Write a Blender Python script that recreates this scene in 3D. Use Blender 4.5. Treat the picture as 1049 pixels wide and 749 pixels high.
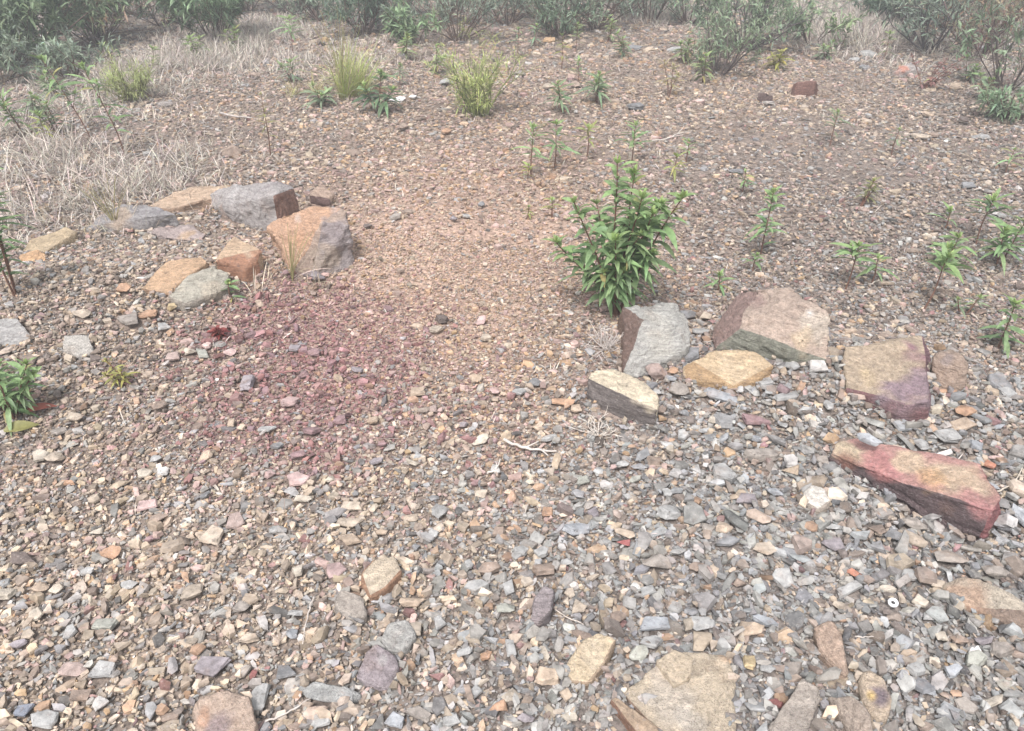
import bpy, bmesh, math, random
import numpy as np
from mathutils import Vector, Matrix, noise as mn

for o in list(bpy.data.objects): bpy.data.objects.remove(o)
SC = bpy.context.scene
COL = SC.collection
R = math.radians

# ------------------------------------------------------------------ camera
CAMH, PITCH, HFOV = 1.55, 33.0, 66.0
cam = bpy.data.objects.new('camera', bpy.data.cameras.new('camera')); COL.objects.link(cam)
cam.location = (0, 0, CAMH); cam.rotation_euler = (R(90 - PITCH), 0, 0)
cam.data.sensor_width = 36; cam.data.lens = 18 / math.tan(R(HFOV / 2))
cam.data.clip_start = 0.05; cam.data.clip_end = 2000
SC.camera = cam

# ------------------------------------------------------------------ overcast sky, soft sun, exposure
SUN_EL, SUN_AZ = 58.0, 200.0       # azimuth measured from +Y clockwise
w = bpy.data.worlds.new('World'); SC.world = w; w.use_nodes = True
nt = w.node_tree; bg = nt.nodes['Background']
sky = nt.nodes.new('ShaderNodeTexSky'); sky.sky_type = 'NISHITA'; sky.sun_disc = False
sky.sun_elevation = R(SUN_EL); sky.sun_rotation = R(SUN_AZ)
sky.air_density = 1.0; sky.dust_density = 4.0; sky.ozone_density = 1.0
hs = nt.nodes.new('ShaderNodeHueSaturation'); hs.inputs['Saturation'].default_value = 0.30
nt.links.new(sky.outputs[0], hs.inputs['Color']); nt.links.new(hs.outputs[0], bg.inputs[0])
bg.inputs[1].default_value = 0.14
sl = bpy.data.lights.new('sun', 'SUN'); sl.energy = 1.5; sl.angle = R(14); sl.color = (1, .96, .99)
sun = bpy.data.objects.new('sun', sl); COL.objects.link(sun)
sun.rotation_euler = (R(90 - SUN_EL), 0, R(180 - SUN_AZ))
SC.view_settings.view_transform = 'Standard'; SC.view_settings.look = 'None'
SC.view_settings.exposure = 0.98; SC.view_settings.gamma = 1
SC.view_settings.use_curve_mapping = False

# ------------------------------------------------------------------ helpers
rng = np.random.default_rng(7); random.seed(7)
F = 1049 / 2 / math.tan(R(HFOV / 2))
CP, SP = math.cos(R(PITCH)), math.sin(R(PITCH))

def vnoise(x, y, s, seed=0):
    x = np.asarray(x, float) * s + seed * 17.3; y = np.asarray(y, float) * s - seed * 9.1
    xi, yi = np.floor(x), np.floor(y); fx, fy = x - xi, y - yi
    fx = fx * fx * (3 - 2 * fx); fy = fy * fy * (3 - 2 * fy)
    def hsh(a, b):
        v = np.sin(a * 127.1 + b * 311.7 + seed * 74.7) * 43758.5453
        return v - np.floor(v)
    return ((hsh(xi, yi) * (1 - fx) + hsh(xi + 1, yi) * fx) * (1 - fy) + (hsh(xi, yi + 1) * (1 - fx) + hsh(xi + 1, yi + 1) * fx) * fy) * 2 - 1

BERMS = [((-1.75, 2.75), (-0.55, 3.45), .11, .38), ((-2.6, 2.7), (-1.75, 2.75), .10, .4),
         ((.35, 2.35), (1.2, 2.25), .10, .33), ((1.2, 2.25), (2.2, 1.7), .13, .42), ((.7, 1.6), (1.9, 1.2), .05, .45)]
def ground(x, y):
    x = np.asarray(x, float); y = np.asarray(y, float)
    h = vnoise(x, y, .5, 1) * .05 + vnoise(x, y, 1.4, 2) * .022 + vnoise(x, y, 4, 3) * .009 + vnoise(x, y, 11, 4) * .004
    for (a, b, hh, wd) in BERMS:
        ax, ay = a; dx, dy = b[0] - ax, b[1] - ay; L = dx * dx + dy * dy
        t = np.clip(((x - ax) * dx + (y - ay) * dy) / L, 0, 1)
        d2 = (x - ax - t * dx) ** 2 + (y - ay - t * dy) ** 2
        h = h + hh * np.exp(-d2 / (wd * wd)) * .8
    far = np.clip((np.hypot(x, y) - 14) / 60, 0, 1)
    return h * (1 - far * .3)

def at(u, v, dz=0.0):
    a, b = (u - 524.5) / F, (374.5 - v) / F
    d = np.array([a, CP + b * SP, -SP + b * CP])
    z = 0.0
    for _ in range(25):
        t = (z - CAMH) / d[2]
        x, y = d[0] * t, d[1] * t
        z = z * .4 + (float(ground(x, y)) + dz) * .6
    return Vector((x, y, z))
def slant(p): return (p.y * CP + (CAMH - p.z) * SP)      # depth along the lens axis
def to_px(x, y, z):
    dep = y * CP + (CAMH - z) * SP
    up = y * SP - (CAMH - z) * CP
    dep = np.maximum(dep, 1e-3)
    return 524.5 + F * x / dep, 374.5 - F * up / dep

def new_mesh(name, V, faces_n, Fidx, colors=None, mat=None, parent=None, smooth=False):
    """V (N,3); Fidx (M,k) uniform faces"""
    me = bpy.data.meshes.new(name)
    V = np.ascontiguousarray(V, dtype=np.float32); Fi = np.ascontiguousarray(Fidx, dtype=np.int32)
    M, k = Fi.shape
    me.vertices.add(len(V)); me.vertices.foreach_set('co', V.ravel())
    me.loops.add(M * k); me.loops.foreach_set('vertex_index', Fi.ravel())
    me.polygons.add(M); me.polygons.foreach_set('loop_start', np.arange(M, dtype=np.int32) * k)
    me.update(calc_edges=True)
    if colors is not None:
        at_ = me.color_attributes.new('col', 'FLOAT_COLOR', 'POINT')
        c = np.ones((len(V), 4), np.float32); c[:, :3] = colors
        at_.data.foreach_set('color', c.ravel())
    if not smooth: me.shade_flat()
    if mat: me.materials.append(mat)
    o = bpy.data.objects.new(name, me); COL.objects.link(o)
    if parent: o.parent = parent
    return o

LANDMARKS = []
def tag(o, label, cat, group=None, lm=None, p=None):
    o['label'] = label; o['category'] = cat
    if group: o['group'] = group
    if lm:
        q = p or o.location; u, v = to_px(q[0], q[1], q[2]); LANDMARKS.append((lm, float(u), float(v)))
def empty(name, loc):
    e = bpy.data.objects.new(name, None); COL.objects.link(e); e.location = loc; e.empty_display_size = .05
    return e

# ------------------------------------------------------------------ materials
def nd(t, typ, **k):
    n = t.nodes.new(typ)
    for a, b in k.items(): setattr(n, a, b)
    return n
def stone_mat(name, source, scale=1.0, bump=.5, rust=.35):
    m = bpy.data.materials.new(name); m.use_nodes = True; t = m.node_tree; L = t.links
    b = t.nodes['Principled BSDF']; b.inputs['Roughness'].default_value = .88
    b.inputs['Specular IOR Level'].default_value = .25
    if source == 'attr':
        c = nd(t, 'ShaderNodeAttribute', attribute_name='col').outputs['Color']
    else:
        c = nd(t, 'ShaderNodeObjectInfo').outputs['Color']
    g = nd(t, 'ShaderNodeNewGeometry')
    def noise(s, d=5, r=.6):
        n = nd(t, 'ShaderNodeTexNoise'); n.inputs['Scale'].default_value = s * scale
        n.inputs['Detail'].default_value = d; n.inputs['Roughness'].default_value = r
        L.new(g.outputs['Position'], n.inputs['Vector']); return n.outputs['Fac']
    def ramp(f, a, bb, ca, cb):
        r = nd(t, 'ShaderNodeMapRange'); r.inputs['From Min'].default_value = a; r.inputs['From Max'].default_value = bb
        r.inputs['To Min'].default_value = ca; r.inputs['To Max'].default_value = cb
        L.new(f, r.inputs['Value']); return r.outputs[0]
    def mix(fac, A, B, mode='MIX'):
        x = nd(t, 'ShaderNodeMix', data_type='RGBA', blend_type=mode)
        if isinstance(fac, float): x.inputs[0].default_value = fac
        else: L.new(fac, x.inputs[0])
        for v_, i in ((A, 6), (B, 7)):
            if isinstance(v_, tuple): x.inputs[i].default_value = (*v_, 1)
            else: L.new(v_, x.inputs[i])
        return x.outputs[2]
    n1 = noise(38); n2 = noise(160, 3); n3 = noise(14, 6)
    v1 = ramp(n1, .32, .68, .62, 1.25) if name != 'rock' else ramp(noise(120, 8, .75), .35, .65, .84, 1.5)
    vv = nd(t, 'ShaderNodeCombineColor'); [L.new(v1, vv.inputs[i]) for i in range(3)]
    c = mix(1.0, c, vv.outputs[0], 'MULTIPLY')
    rf = ramp(n3, .56, .72, 0.0, rust)
    c = mix(rf, c, (.34, .19, .10))
    df = ramp(n2, .56, .72, 0.0, .28)
    c = mix(df, c, (.53, .48, .45))
    dk = ramp(noise(60, 6, .75), .57, .66, 0.0, .62)
    c = mix(dk, c, (.12, .10, .09))
    hsum = None
    if name == 'rock':
        mp = nd(t, 'ShaderNodeMapping'); mp.inputs['Rotation'].default_value = (.12, .1, .5); mp.inputs['Scale'].default_value = (1.2, 2.2, 14)
        L.new(g.outputs['Position'], mp.inputs['Vector'])
        sn = nd(t, 'ShaderNodeTexNoise'); sn.inputs['Scale'].default_value = 14; sn.inputs['Detail'].default_value = 8; sn.inputs['Roughness'].default_value = .7; sn.inputs['Distortion'].default_value = .6
        L.new(mp.outputs[0], sn.inputs['Vector'])
        sr = ramp(sn.outputs['Fac'], .35, .65, .68, 1.25)
        sv = nd(t, 'ShaderNodeCombineColor'); [L.new(sr, sv.inputs[i]) for i in range(3)]
        c = mix(1.0, c, sv.outputs[0], 'MULTIPLY')
        vo = nd(t, 'ShaderNodeTexVoronoi'); vo.feature = 'DISTANCE_TO_EDGE'; vo.inputs['Scale'].default_value = 11
        wn = nd(t, 'ShaderNodeTexNoise'); wn.inputs['Scale'].default_value = 9; wn.inputs['Detail'].default_value = 6; L.new(g.outputs['Position'], wn.inputs['Vector'])
        wa = nd(t, 'ShaderNodeMixRGB'); wa.inputs[0].default_value = .35; L.new(g.outputs['Position'], wa.inputs[1]); L.new(wn.outputs['Color'], wa.inputs[2]); L.new(wa.outputs[0], vo.inputs['Vector'])
        ck = ramp(vo.outputs['Distance'], .0, .018, .55, 0.0)
        cm = nd(t, 'ShaderNodeMath', operation='MULTIPLY'); L.new(ck, cm.inputs[0]); L.new(ramp(noise(5, 3), .48, .56, 0, 1), cm.inputs[1])
        c = mix(cm.outputs[0], c, (.13, .10, .08))
        pt = ramp(noise(300, 2), .62, .70, 0, .45); c = mix(pt, c, (.10, .09, .08))
        hsum = sn.outputs['Fac']
    L.new(c, b.inputs['Base Color'])
    bp = nd(t, 'ShaderNodeBump'); bp.inputs['Strength'].default_value = bump; bp.inputs['Distance'].default_value = .004 if hsum is None else .012
    add = nd(t, 'ShaderNodeMath', operation='ADD'); L.new(n1 if name != 'rock' else noise(150, 8, .8), add.inputs[0]); L.new(noise(260, 2), add.inputs[1])
    if hsum is not None:
        ad2 = nd(t, 'ShaderNodeMath', operation='ADD'); L.new(add.outputs[0], ad2.inputs[0]); L.new(hsum, ad2.inputs[1]); add = ad2
    L.new(add.outputs[0], bp.inputs['Height']); L.new(bp.outputs[0], b.inputs['Normal'])
    return m
M_GRAVEL = stone_mat('gravel_stone', 'attr', 1.0, .3, .2)
M_ROCK = stone_mat('rock', 'attr', .8, .8, .22)
M_STONE = stone_mat('loose_stone', 'obj', 1.0, .6, .25)

def ground_mat():
    m = bpy.data.materials.new('stony_soil'); m.use_nodes = True; t = m.node_tree; L = t.links
    b = t.nodes['Principled BSDF']; b.inputs['Roughness'].default_value = .95; b.inputs['Specular IOR Level'].default_value = .15
    g = nd(t, 'ShaderNodeNewGeometry'); a = nd(t, 'ShaderNodeAttribute', attribute_name='col')
    def vor(s):
        v = nd(t, 'ShaderNodeTexVoronoi'); v.inputs['Scale'].default_value = s; L.new(g.outputs['Position'], v.inputs['Vector']); return v
    v1, v2 = vor(75), vor(190)
    hs1 = nd(t, 'ShaderNodeSeparateColor'); L.new(v1.outputs['Color'], hs1.inputs[0])
    hs2 = nd(t, 'ShaderNodeSeparateColor'); L.new(v2.outputs['Color'], hs2.inputs[0])
    s = nd(t, 'ShaderNodeMath', operation='MULTIPLY'); L.new(hs1.outputs[0], s.inputs[0]); s.inputs[1].default_value = .7
    s2 = nd(t, 'ShaderNodeMath', operation='MULTIPLY_ADD'); L.new(hs2.outputs[0], s2.inputs[0]); s2.inputs[1].default_value = .5; L.new(s.outputs[0], s2.inputs[2])
    s3 = nd(t, 'ShaderNodeMath', operation='ADD'); L.new(s2.outputs[0], s3.inputs[0]); s3.inputs[1].default_value = .38
    cc = nd(t, 'ShaderNodeCombineColor'); [L.new(s3.outputs[0], cc.inputs[i]) for i in range(3)]
    x = nd(t, 'ShaderNodeMix', data_type='RGBA', blend_type='MULTIPLY'); x.inputs[0].default_value = 1
    L.new(a.outputs['Color'], x.inputs[6]); L.new(cc.outputs[0], x.inputs[7]); L.new(x.outputs[2], b.inputs['Base Color'])
    bp = nd(t, 'ShaderNodeBump'); bp.inputs['Strength'].default_value = .8; bp.inputs['Distance'].default_value = .006
    L.new(s2.outputs[0], bp.inputs['Height']); L.new(bp.outputs[0], b.inputs['Normal'])
    return m
def leaf_mat(name, rough=.6, trans=.25, spec=.3):
    m = bpy.data.materials.new(name); m.use_nodes = True; t = m.node_tree; L = t.links
    b = t.nodes['Principled BSDF']; b.inputs['Roughness'].default_value = rough; b.inputs['Specular IOR Level'].default_value = spec
    a = nd(t, 'ShaderNodeAttribute', attribute_name='col')
    g = nd(t, 'ShaderNodeNewGeometry'); n = nd(t, 'ShaderNodeTexNoise'); n.inputs['Scale'].default_value = 60
    L.new(g.outputs['Position'], n.inputs['Vector'])
    r = nd(t, 'ShaderNodeMapRange'); r.inputs['From Min'].default_value = .3; r.inputs['From Max'].default_value = .7
    r.inputs['To Min'].default_value = .8; r.inputs['To Max'].default_value = 1.2; L.new(n.outputs['Fac'], r.inputs['Value'])
    x = nd(t, 'ShaderNodeVectorMath', operation='SCALE'); L.new(a.outputs['Color'], x.inputs[0]); L.new(r.outputs[0], x.inputs['Scale'])
    L.new(x.outputs[0], b.inputs['Base Color'])
    if trans:
        tr = nd(t, 'ShaderNodeBsdfTranslucent'); L.new(x.outputs[0], tr.inputs['Color'])
        ms = nd(t, 'ShaderNodeMixShader'); ms.inputs[0].default_value = trans
        L.new(b.outputs[0], ms.inputs[1]); L.new(tr.outputs[0], ms.inputs[2])
        L.new(ms.outputs[0], t.nodes['Material Output'].inputs['Surface'])
    return m
M_LEAF = leaf_mat('leaf', .5, .28, .35); M_WOOD = leaf_mat('bark', .9, 0, .1); M_STRAW = leaf_mat('straw', .8, .2, .1)

# ------------------------------------------------------------------ colour zones of the ground (world space)
PAL = {
 'grey':   [(.27, .265, .245), (.32, .31, .285), (.20, .20, .19), (.28, .26, .235), (.37, .365, .345), (.245, .255, .26), (.155, .155, .155), (.29, .295, .295)],
 'beige':  [(.47, .38, .28), (.40, .325, .25), (.51, .43, .34), (.37, .30, .23), (.43, .34, .24)],
 'orange': [(.42, .27, .17), (.36, .23, .15), (.47, .33, .22), (.43, .29, .16)],
 'brown':  [(.24, .19, .155), (.175, .145, .125), (.28, .215, .17)],
 'purple': [(.25, .12, .115), (.215, .10, .095), (.32, .175, .175), (.23, .15, .16), (.34, .205, .19), (.20, .12, .12)],
 'pink':   [(.48, .35, .31), (.42, .295, .26), (.40, .29, .26)],
 'white':  [(.52, .50, .465), (.56, .54, .51)],
}
KEYS = list(PAL)
#            grey beige orange brown purple pink white
ZB = np.array([.36, .22, .05, .29, .012, .06, .01])
ZONES = [  # centre px, radius px, weights, strength
 ((840, 620), (360, 230), [.79, .08, .02, .10, .004, .003, .003], 6.0),
 ((620, 540), (170, 120), [.55, .26, .04, .08, .02, .03, .02], 1.6),
 ((160, 600), (280, 140), [.29, .47, .07, .05, .01, .08, .02], 5.0),
 ((335, 376), (96, 48), [.03, .02, .03, .03, .80, .09, .0], 24.0),
 ((395, 440), (80, 34), [.22, .28, .07, .06, .22, .15, .0], 1.6),
 ((478, 355), (62, 70), [.06, .40, .32, .03, .03, .16, .0], 5.0),
 ((450, 255), (110, 60), [.05, .38, .25, .04, .02, .26, .0], 8.0),
 ((500, 190), (120, 70), [.05, .28, .30, .08, .01, .28, .0], 7.0),
 ((120, 290), (150, 75), [.24, .40, .05, .24, .02, .05, .0], 3.0),
 ((150, 410), (160, 50), [.26, .30, .05, .27, .04, .08, .0], 3.0),
 ((770, 115), (150, 35), [.14, .44, .12, .20, .0, .10, .0], 2.5),
 ((860, 220), (260, 100), [.38, .14, .03, .38, .03, .035, .005], 4.0),
 ((560, 80), (200, 50), [.12, .28, .18, .26, .0, .16, .0], 2.5),
 ((300, 150), (140, 60), [.18, .30, .10, .28, .0, .14, .0], 2.5),
]
ZC = []
for (c, r, wt, s) in ZONES:
    p = at(*c); rx = (at(c[0] + r[0], c[1]) - p).length
    v2 = min(c[1] + r[1], 745); ry = (at(c[0], v2) - p).length * r[1] / max(1, v2 - c[1]); ry = max(ry, .05)
    if c[1] - r[1] > 5: ry = (ry + (at(c[0], c[1] - r[1]) - p).length) / 2
    ZC.append((p.x, p.y, rx, ry, np.array(wt), s))
def zone_w(x, y):
    W = np.tile(ZB, (len(x), 1)) * .35; tot = np.full(len(x), .35)
    jx = vnoise(x, y, 1.3, 11) * .22 + vnoise(x, y, 5, 13) * .12 + vnoise(x, y, 14, 15) * .06; jy = vnoise(x, y, 1.3, 12) * .22 + vnoise(x, y, 5, 14) * .12 + vnoise(x, y, 14, 16) * .06
    for (cx, cy, rx, ry, wt, s) in ZC:
        g = s * np.exp(-(((x + jx - cx) / rx) ** 2 + ((y + jy - cy) / ry) ** 2))
        W += g[:, None] * wt; tot += g
    return W / tot[:, None]
PMEAN = np.array([np.mean(PAL[k], axis=0) for k in KEYS])
def zone_mean(x, y):
    W = zone_w(x, y); W = W / W.sum(1, keepdims=True); return W @ PMEAN
def zone_pick(x, y):
    W = zone_w(x, y); W = W / W.sum(1, keepdims=True); cs = W.cumsum(1); r = rng.random(len(x))[:, None]
    k = np.minimum((r > cs).sum(1), len(KEYS) - 1)
    out = np.zeros((len(x), 3))
    for i, key in enumerate(KEYS):
        m = k == i; n = m.sum()
        if n: out[m] = np.array(PAL[key])[rng.integers(0, len(PAL[key]), n)]
    mean = W @ PMEAN
    out = out * .8 + mean * .2
    out *= rng.normal(1, .2, (len(x), 1)).clip(.45, 1.5)
    out *= rng.normal(1, .012, (len(x), 3))
    return out.clip(.03, .8), k

# ------------------------------------------------------------------ ground sheet
PTH = at(465, 245)
def make_ground():
    n = 620; s = np.linspace(-1, 1, n); A = 1.15; B = 6.5
    gx = A * np.sinh(B * s); gy = A * np.sinh(B * s) + 2.6
    X, Y = np.meshgrid(gx, gy); X = X.ravel(); Y = Y.ravel(); Z = ground(X, Y)
    i = np.arange(n * n).reshape(n, n)
    Fq = np.stack([i[:-1, :-1], i[:-1, 1:], i[1:, 1:], i[1:, :-1]], -1).reshape(-1, 4)
    c = zone_mean(X, Y) * (.6 + .16 * np.clip((Y - 3.5) / 3, 0, 1))[:, None]
    soil = np.array([.21, .17, .145]); pm = np.exp(-((X - PTH.x) / .95) ** 2 - ((Y - PTH.y) / 1.25) ** 2)[:, None]; c = (c * .6 + soil * .4) * (1 - pm) + np.array([.40, .285, .22]) * pm
    lit = np.clip(vnoise(X, Y, 2.2, 21) * .5 + vnoise(X, Y, 7, 22) * .4, -1, 1)[:, None]
    c = c * (1 + .15 * lit)
    o = new_mesh('ground', np.stack([X, Y, Z], 1), 4, Fq, c, ground_mat(), smooth=True)
    o['kind'] = 'structure'
make_ground()

# ------------------------------------------------------------------ big rocks
def rock(label, pts, top, sides=(), patches=(), rough=.0075, lay=.0, seed=0, lm=None, cat='rock', group=None, name='rock', bev=.0025, res=.010):
    P = []
    for (u, v, z) in pts:
        p = at(u, v, z); P.append(p)
        if z > .015:
            g = float(ground(p.x, p.y)); P.append(Vector((p.x, p.y, g - .05)))
    cx = sum(p.x for p in P) / len(P); cy = sum(p.y for p in P) / len(P)
    base = Vector((cx, cy, float(ground(cx, cy))))
    bm = bmesh.new()
    for p in P: bm.verts.new(p - base)
    r = bmesh.ops.convex_hull(bm, input=bm.verts)
    bmesh.ops.delete(bm, geom=list({g for g in r['geom_interior'] + r['geom_unused'] if isinstance(g, bmesh.types.BMVert)}), context='VERTS')
    bmesh.ops.dissolve_limit(bm, angle_limit=R(9), verts=bm.verts, edges=bm.edges)
    bm.normal_update()
    cl = bm.loops.layers.float_color.new('col')
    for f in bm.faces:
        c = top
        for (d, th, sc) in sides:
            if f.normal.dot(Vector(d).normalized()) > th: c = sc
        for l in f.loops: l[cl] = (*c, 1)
    bmesh.ops.bevel(bm, geom=list(bm.edges), offset=bev, segments=1, affect='EDGES', clamp_overlap=True)
    bmesh.ops.triangulate(bm, faces=bm.faces)
    for _ in range(8):
        es = [e for e in bm.edges if e.calc_length() > res]
        if not es or len(bm.verts) > 22000: break
        bmesh.ops.subdivide_edges(bm, edges=es, cuts=1)
        bmesh.ops.triangulate(bm, faces=[f for f in bm.faces if len(f.verts) > 3])
    bm.normal_update()
    off = Vector((seed * 3.1, seed * 1.7, 0))
    dv = []
    for v in bm.verts:
        q = v.co + off
        a = mn.fractal(q * 9, .9, 2.1, 3) * rough + mn.fractal(q * 34, .8, 2.1, 3) * rough * .4
        st = mn.fractal(q * 7 + Vector((1, 4, 2)), .9, 2.1, 2) * 3.2; fr_ = st - math.floor(st); a += (math.floor(st) + min(1, fr_ * 6)) * rough * .8
        cr = abs(mn.noise(q * 16 + Vector((5, 2, 9)))); a -= max(0, .12 - cr) * rough * 2.5
        if lay and abs(v.normal.z) < .6:      # bedding layers in the broken sides
            a += (mn.cell(Vector((q.x * 4, q.y * 4, q.z * 70 + mn.noise(q * 8) * 2))) - .5) * lay
        dv.append(a)
    for v, a in zip(bm.verts, dv): v.co += v.normal * a
    me = bpy.data.meshes.new(name); bm.to_mesh(me); bm.free()
    nl = len(me.loops); c = np.empty(nl * 4, np.float32); me.color_attributes['col'].data.foreach_get('color', c); c = c.reshape(-1, 4)
    vi = np.empty(nl, np.int32); me.loops.foreach_get('vertex_index', vi)
    co = np.empty(len(me.vertices) * 3, np.float32); me.vertices.foreach_get('co', co); co = co.reshape(-1, 3)[vi] + np.array(base)
    for (u, v, z, rad, pc, st) in patches:
        q = at(u, v, z); d = np.linalg.norm((co - np.array(q)) * np.array([1, .8, 1]), axis=1)
        d += (vnoise(co[:, 0] + co[:, 2], co[:, 1], 9, seed + 3) * .5 + vnoise(co[:, 0], co[:, 1] + co[:, 2], 30, seed + 4) * .4) * rad
        wgt = (np.clip((rad - d) / (rad * .45), 0, 1) * st)[:, None]
        c[:, :3] = c[:, :3] * (1 - wgt) + np.array(pc) * wgt
    me.color_attributes['col'].data.foreach_set('color', c.ravel())
    me.materials.append(M_ROCK)
    o = bpy.data.objects.new(name, me); COL.objects.link(o); o.location = base
    try: me.shade_smooth()
    except Exception: pass
    tag(o, label, cat, group, lm)
    hull = [(float(q.x), float(q.y)) for q in P]
    xs = np.array(hull); ctr = xs.mean(0)
    FOOT.append((xs, ctr))
    return o
FOOT = []
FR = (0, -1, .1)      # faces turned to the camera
GREY = (.36, .35, .325); TAN = (.50, .385, .26); RUST = (.40, .22, .14); DK = (.17, .15, .14)

# right-hand group
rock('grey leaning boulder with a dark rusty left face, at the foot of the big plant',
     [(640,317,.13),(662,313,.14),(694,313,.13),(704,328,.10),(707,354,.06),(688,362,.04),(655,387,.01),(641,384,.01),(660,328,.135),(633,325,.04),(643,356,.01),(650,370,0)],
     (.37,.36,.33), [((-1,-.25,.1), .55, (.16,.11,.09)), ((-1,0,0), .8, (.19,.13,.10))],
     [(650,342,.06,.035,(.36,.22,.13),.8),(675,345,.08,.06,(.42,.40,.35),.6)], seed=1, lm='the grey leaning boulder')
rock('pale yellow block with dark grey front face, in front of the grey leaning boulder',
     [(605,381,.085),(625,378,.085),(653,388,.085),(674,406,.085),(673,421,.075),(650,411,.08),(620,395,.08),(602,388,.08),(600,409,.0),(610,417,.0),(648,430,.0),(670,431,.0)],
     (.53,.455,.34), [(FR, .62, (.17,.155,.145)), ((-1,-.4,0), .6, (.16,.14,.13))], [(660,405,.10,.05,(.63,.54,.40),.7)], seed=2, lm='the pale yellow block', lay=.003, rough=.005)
rock('largest boulder, brownish pink with pale veins and a greenish grey lower face',
     [(775,296,.19),(810,298,.18),(833,312,.155),(849,327,.12),(850,370,.01),(811,357,.07),(783,343,.09),(757,337,.10),(733,356,.02),(729,335,.05),(757,300,.15),(783,362,-.01),(817,368,-.01)],
     (.40,.315,.255), [((-1,-.1,.3), .72, (.27,.19,.165)), ((-.25,-1,-.1), .74, (.20,.20,.16))],
     [(770,300,.19,.06,(.28,.19,.17),.7),(835,335,.1,.07,(.46,.40,.33),.8),(805,320,.15,.018,(.60,.56,.52),.7),(830,320,.14,.016,(.60,.56,.52),.7),(795,318,.16,.02,(.55,.45,.40),.6),(822,350,.07,.05,(.50,.39,.26),.6)],
     seed=3, lm='the largest boulder', rough=.007, lay=.003)
rock('flat ochre slab lying directly in front of the largest boulder',
     [(700,376,.035),(709,370,.05),(727,360,.06),(739,362,.06),(774,361,.055),(792,375,.045),(774,390,.03),(751,396,.03),(703,386,.02)],
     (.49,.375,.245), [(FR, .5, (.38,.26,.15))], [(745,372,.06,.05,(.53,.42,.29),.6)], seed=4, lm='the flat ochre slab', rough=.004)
rock('tilted slab, tan on the left and purple on the right, with white scratch',
     [(865,354,.035),(917,350,.06),(944,345,.075),(949,365,.08),(949,385,.085),(951,413,.085),(928,414,.075),(912,409,.06),(885,403,.04),(868,398,.03),(868,373,.03),(951,433,.0),(923,424,.0),(955,400,.02),(952,360,.02),(868,402,0),(890,412,0)],
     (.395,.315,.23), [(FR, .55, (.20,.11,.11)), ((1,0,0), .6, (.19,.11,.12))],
     [(945,360,.1,.10,(.27,.16,.17),1.0),(945,395,.1,.115,(.25,.185,.20),1.0),(915,371,.09,.013,(.75,.72,.68),1.0),(890,378,.08,.05,(.46,.36,.22),.6)], seed=5, lm='the tan and purple slab', rough=.0035, lay=.003)
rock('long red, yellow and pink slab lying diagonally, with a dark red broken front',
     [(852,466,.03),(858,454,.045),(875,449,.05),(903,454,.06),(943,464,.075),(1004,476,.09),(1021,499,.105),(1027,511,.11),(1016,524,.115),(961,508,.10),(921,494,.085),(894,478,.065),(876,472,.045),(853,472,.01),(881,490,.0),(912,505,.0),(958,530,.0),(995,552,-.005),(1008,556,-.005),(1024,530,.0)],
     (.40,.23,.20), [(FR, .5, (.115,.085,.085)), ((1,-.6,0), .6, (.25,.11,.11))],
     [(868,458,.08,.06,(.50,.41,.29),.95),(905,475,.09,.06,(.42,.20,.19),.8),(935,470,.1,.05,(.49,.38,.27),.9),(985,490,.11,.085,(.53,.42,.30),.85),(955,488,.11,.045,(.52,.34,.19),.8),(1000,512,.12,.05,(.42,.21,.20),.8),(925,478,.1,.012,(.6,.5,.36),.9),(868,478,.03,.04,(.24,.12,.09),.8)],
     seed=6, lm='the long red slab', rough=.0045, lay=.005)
# left-hand group
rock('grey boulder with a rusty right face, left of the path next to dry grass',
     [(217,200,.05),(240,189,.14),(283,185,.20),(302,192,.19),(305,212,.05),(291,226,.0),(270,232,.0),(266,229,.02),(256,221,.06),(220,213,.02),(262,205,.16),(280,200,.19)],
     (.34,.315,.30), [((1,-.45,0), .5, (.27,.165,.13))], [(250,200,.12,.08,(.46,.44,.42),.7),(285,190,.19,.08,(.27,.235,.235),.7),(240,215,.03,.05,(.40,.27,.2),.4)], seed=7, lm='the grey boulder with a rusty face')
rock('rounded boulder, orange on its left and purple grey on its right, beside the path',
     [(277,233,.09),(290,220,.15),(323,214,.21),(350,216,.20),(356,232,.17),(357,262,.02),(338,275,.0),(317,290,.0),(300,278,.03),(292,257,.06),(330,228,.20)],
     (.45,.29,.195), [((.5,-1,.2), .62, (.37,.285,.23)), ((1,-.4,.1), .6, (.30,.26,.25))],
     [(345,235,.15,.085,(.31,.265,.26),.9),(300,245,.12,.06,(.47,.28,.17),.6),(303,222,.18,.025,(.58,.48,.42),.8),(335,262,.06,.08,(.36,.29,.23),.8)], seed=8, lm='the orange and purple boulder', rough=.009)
rock('long low tan slab stretching behind the grey boulder at the back left',
     [(153,212,.02),(175,200,.05),(197,193,.06),(243,188,.07),(247,196,.06),(217,205,.04),(173,215,.02)],
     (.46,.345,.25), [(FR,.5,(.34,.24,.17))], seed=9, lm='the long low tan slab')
rock('dark grey weathered rock half hidden in dry grass, left of the low tan slab',
     [(90,235,.01),(100,222,.05),(113,212,.08),(147,208,.10),(180,220,.07),(174,230,.02),(133,238,.0),(150,222,.08)],
     (.29,.275,.27), [], [(125,230,.03,.07,(.42,.33,.25),.8),(165,215,.08,.05,(.24,.23,.24),.6)], seed=10, lm='the dark grey weathered rock', rough=.009)
rock('flat tan wedge lying at the left edge of the stone arc',
     [(22,257,.01),(30,245,.04),(67,232,.06),(77,238,.05),(63,249,.03),(43,260,.015)],
     (.43,.34,.225), [(FR,.5,(.30,.22,.16))], seed=11, lm='the flat tan wedge', rough=.004)
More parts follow.
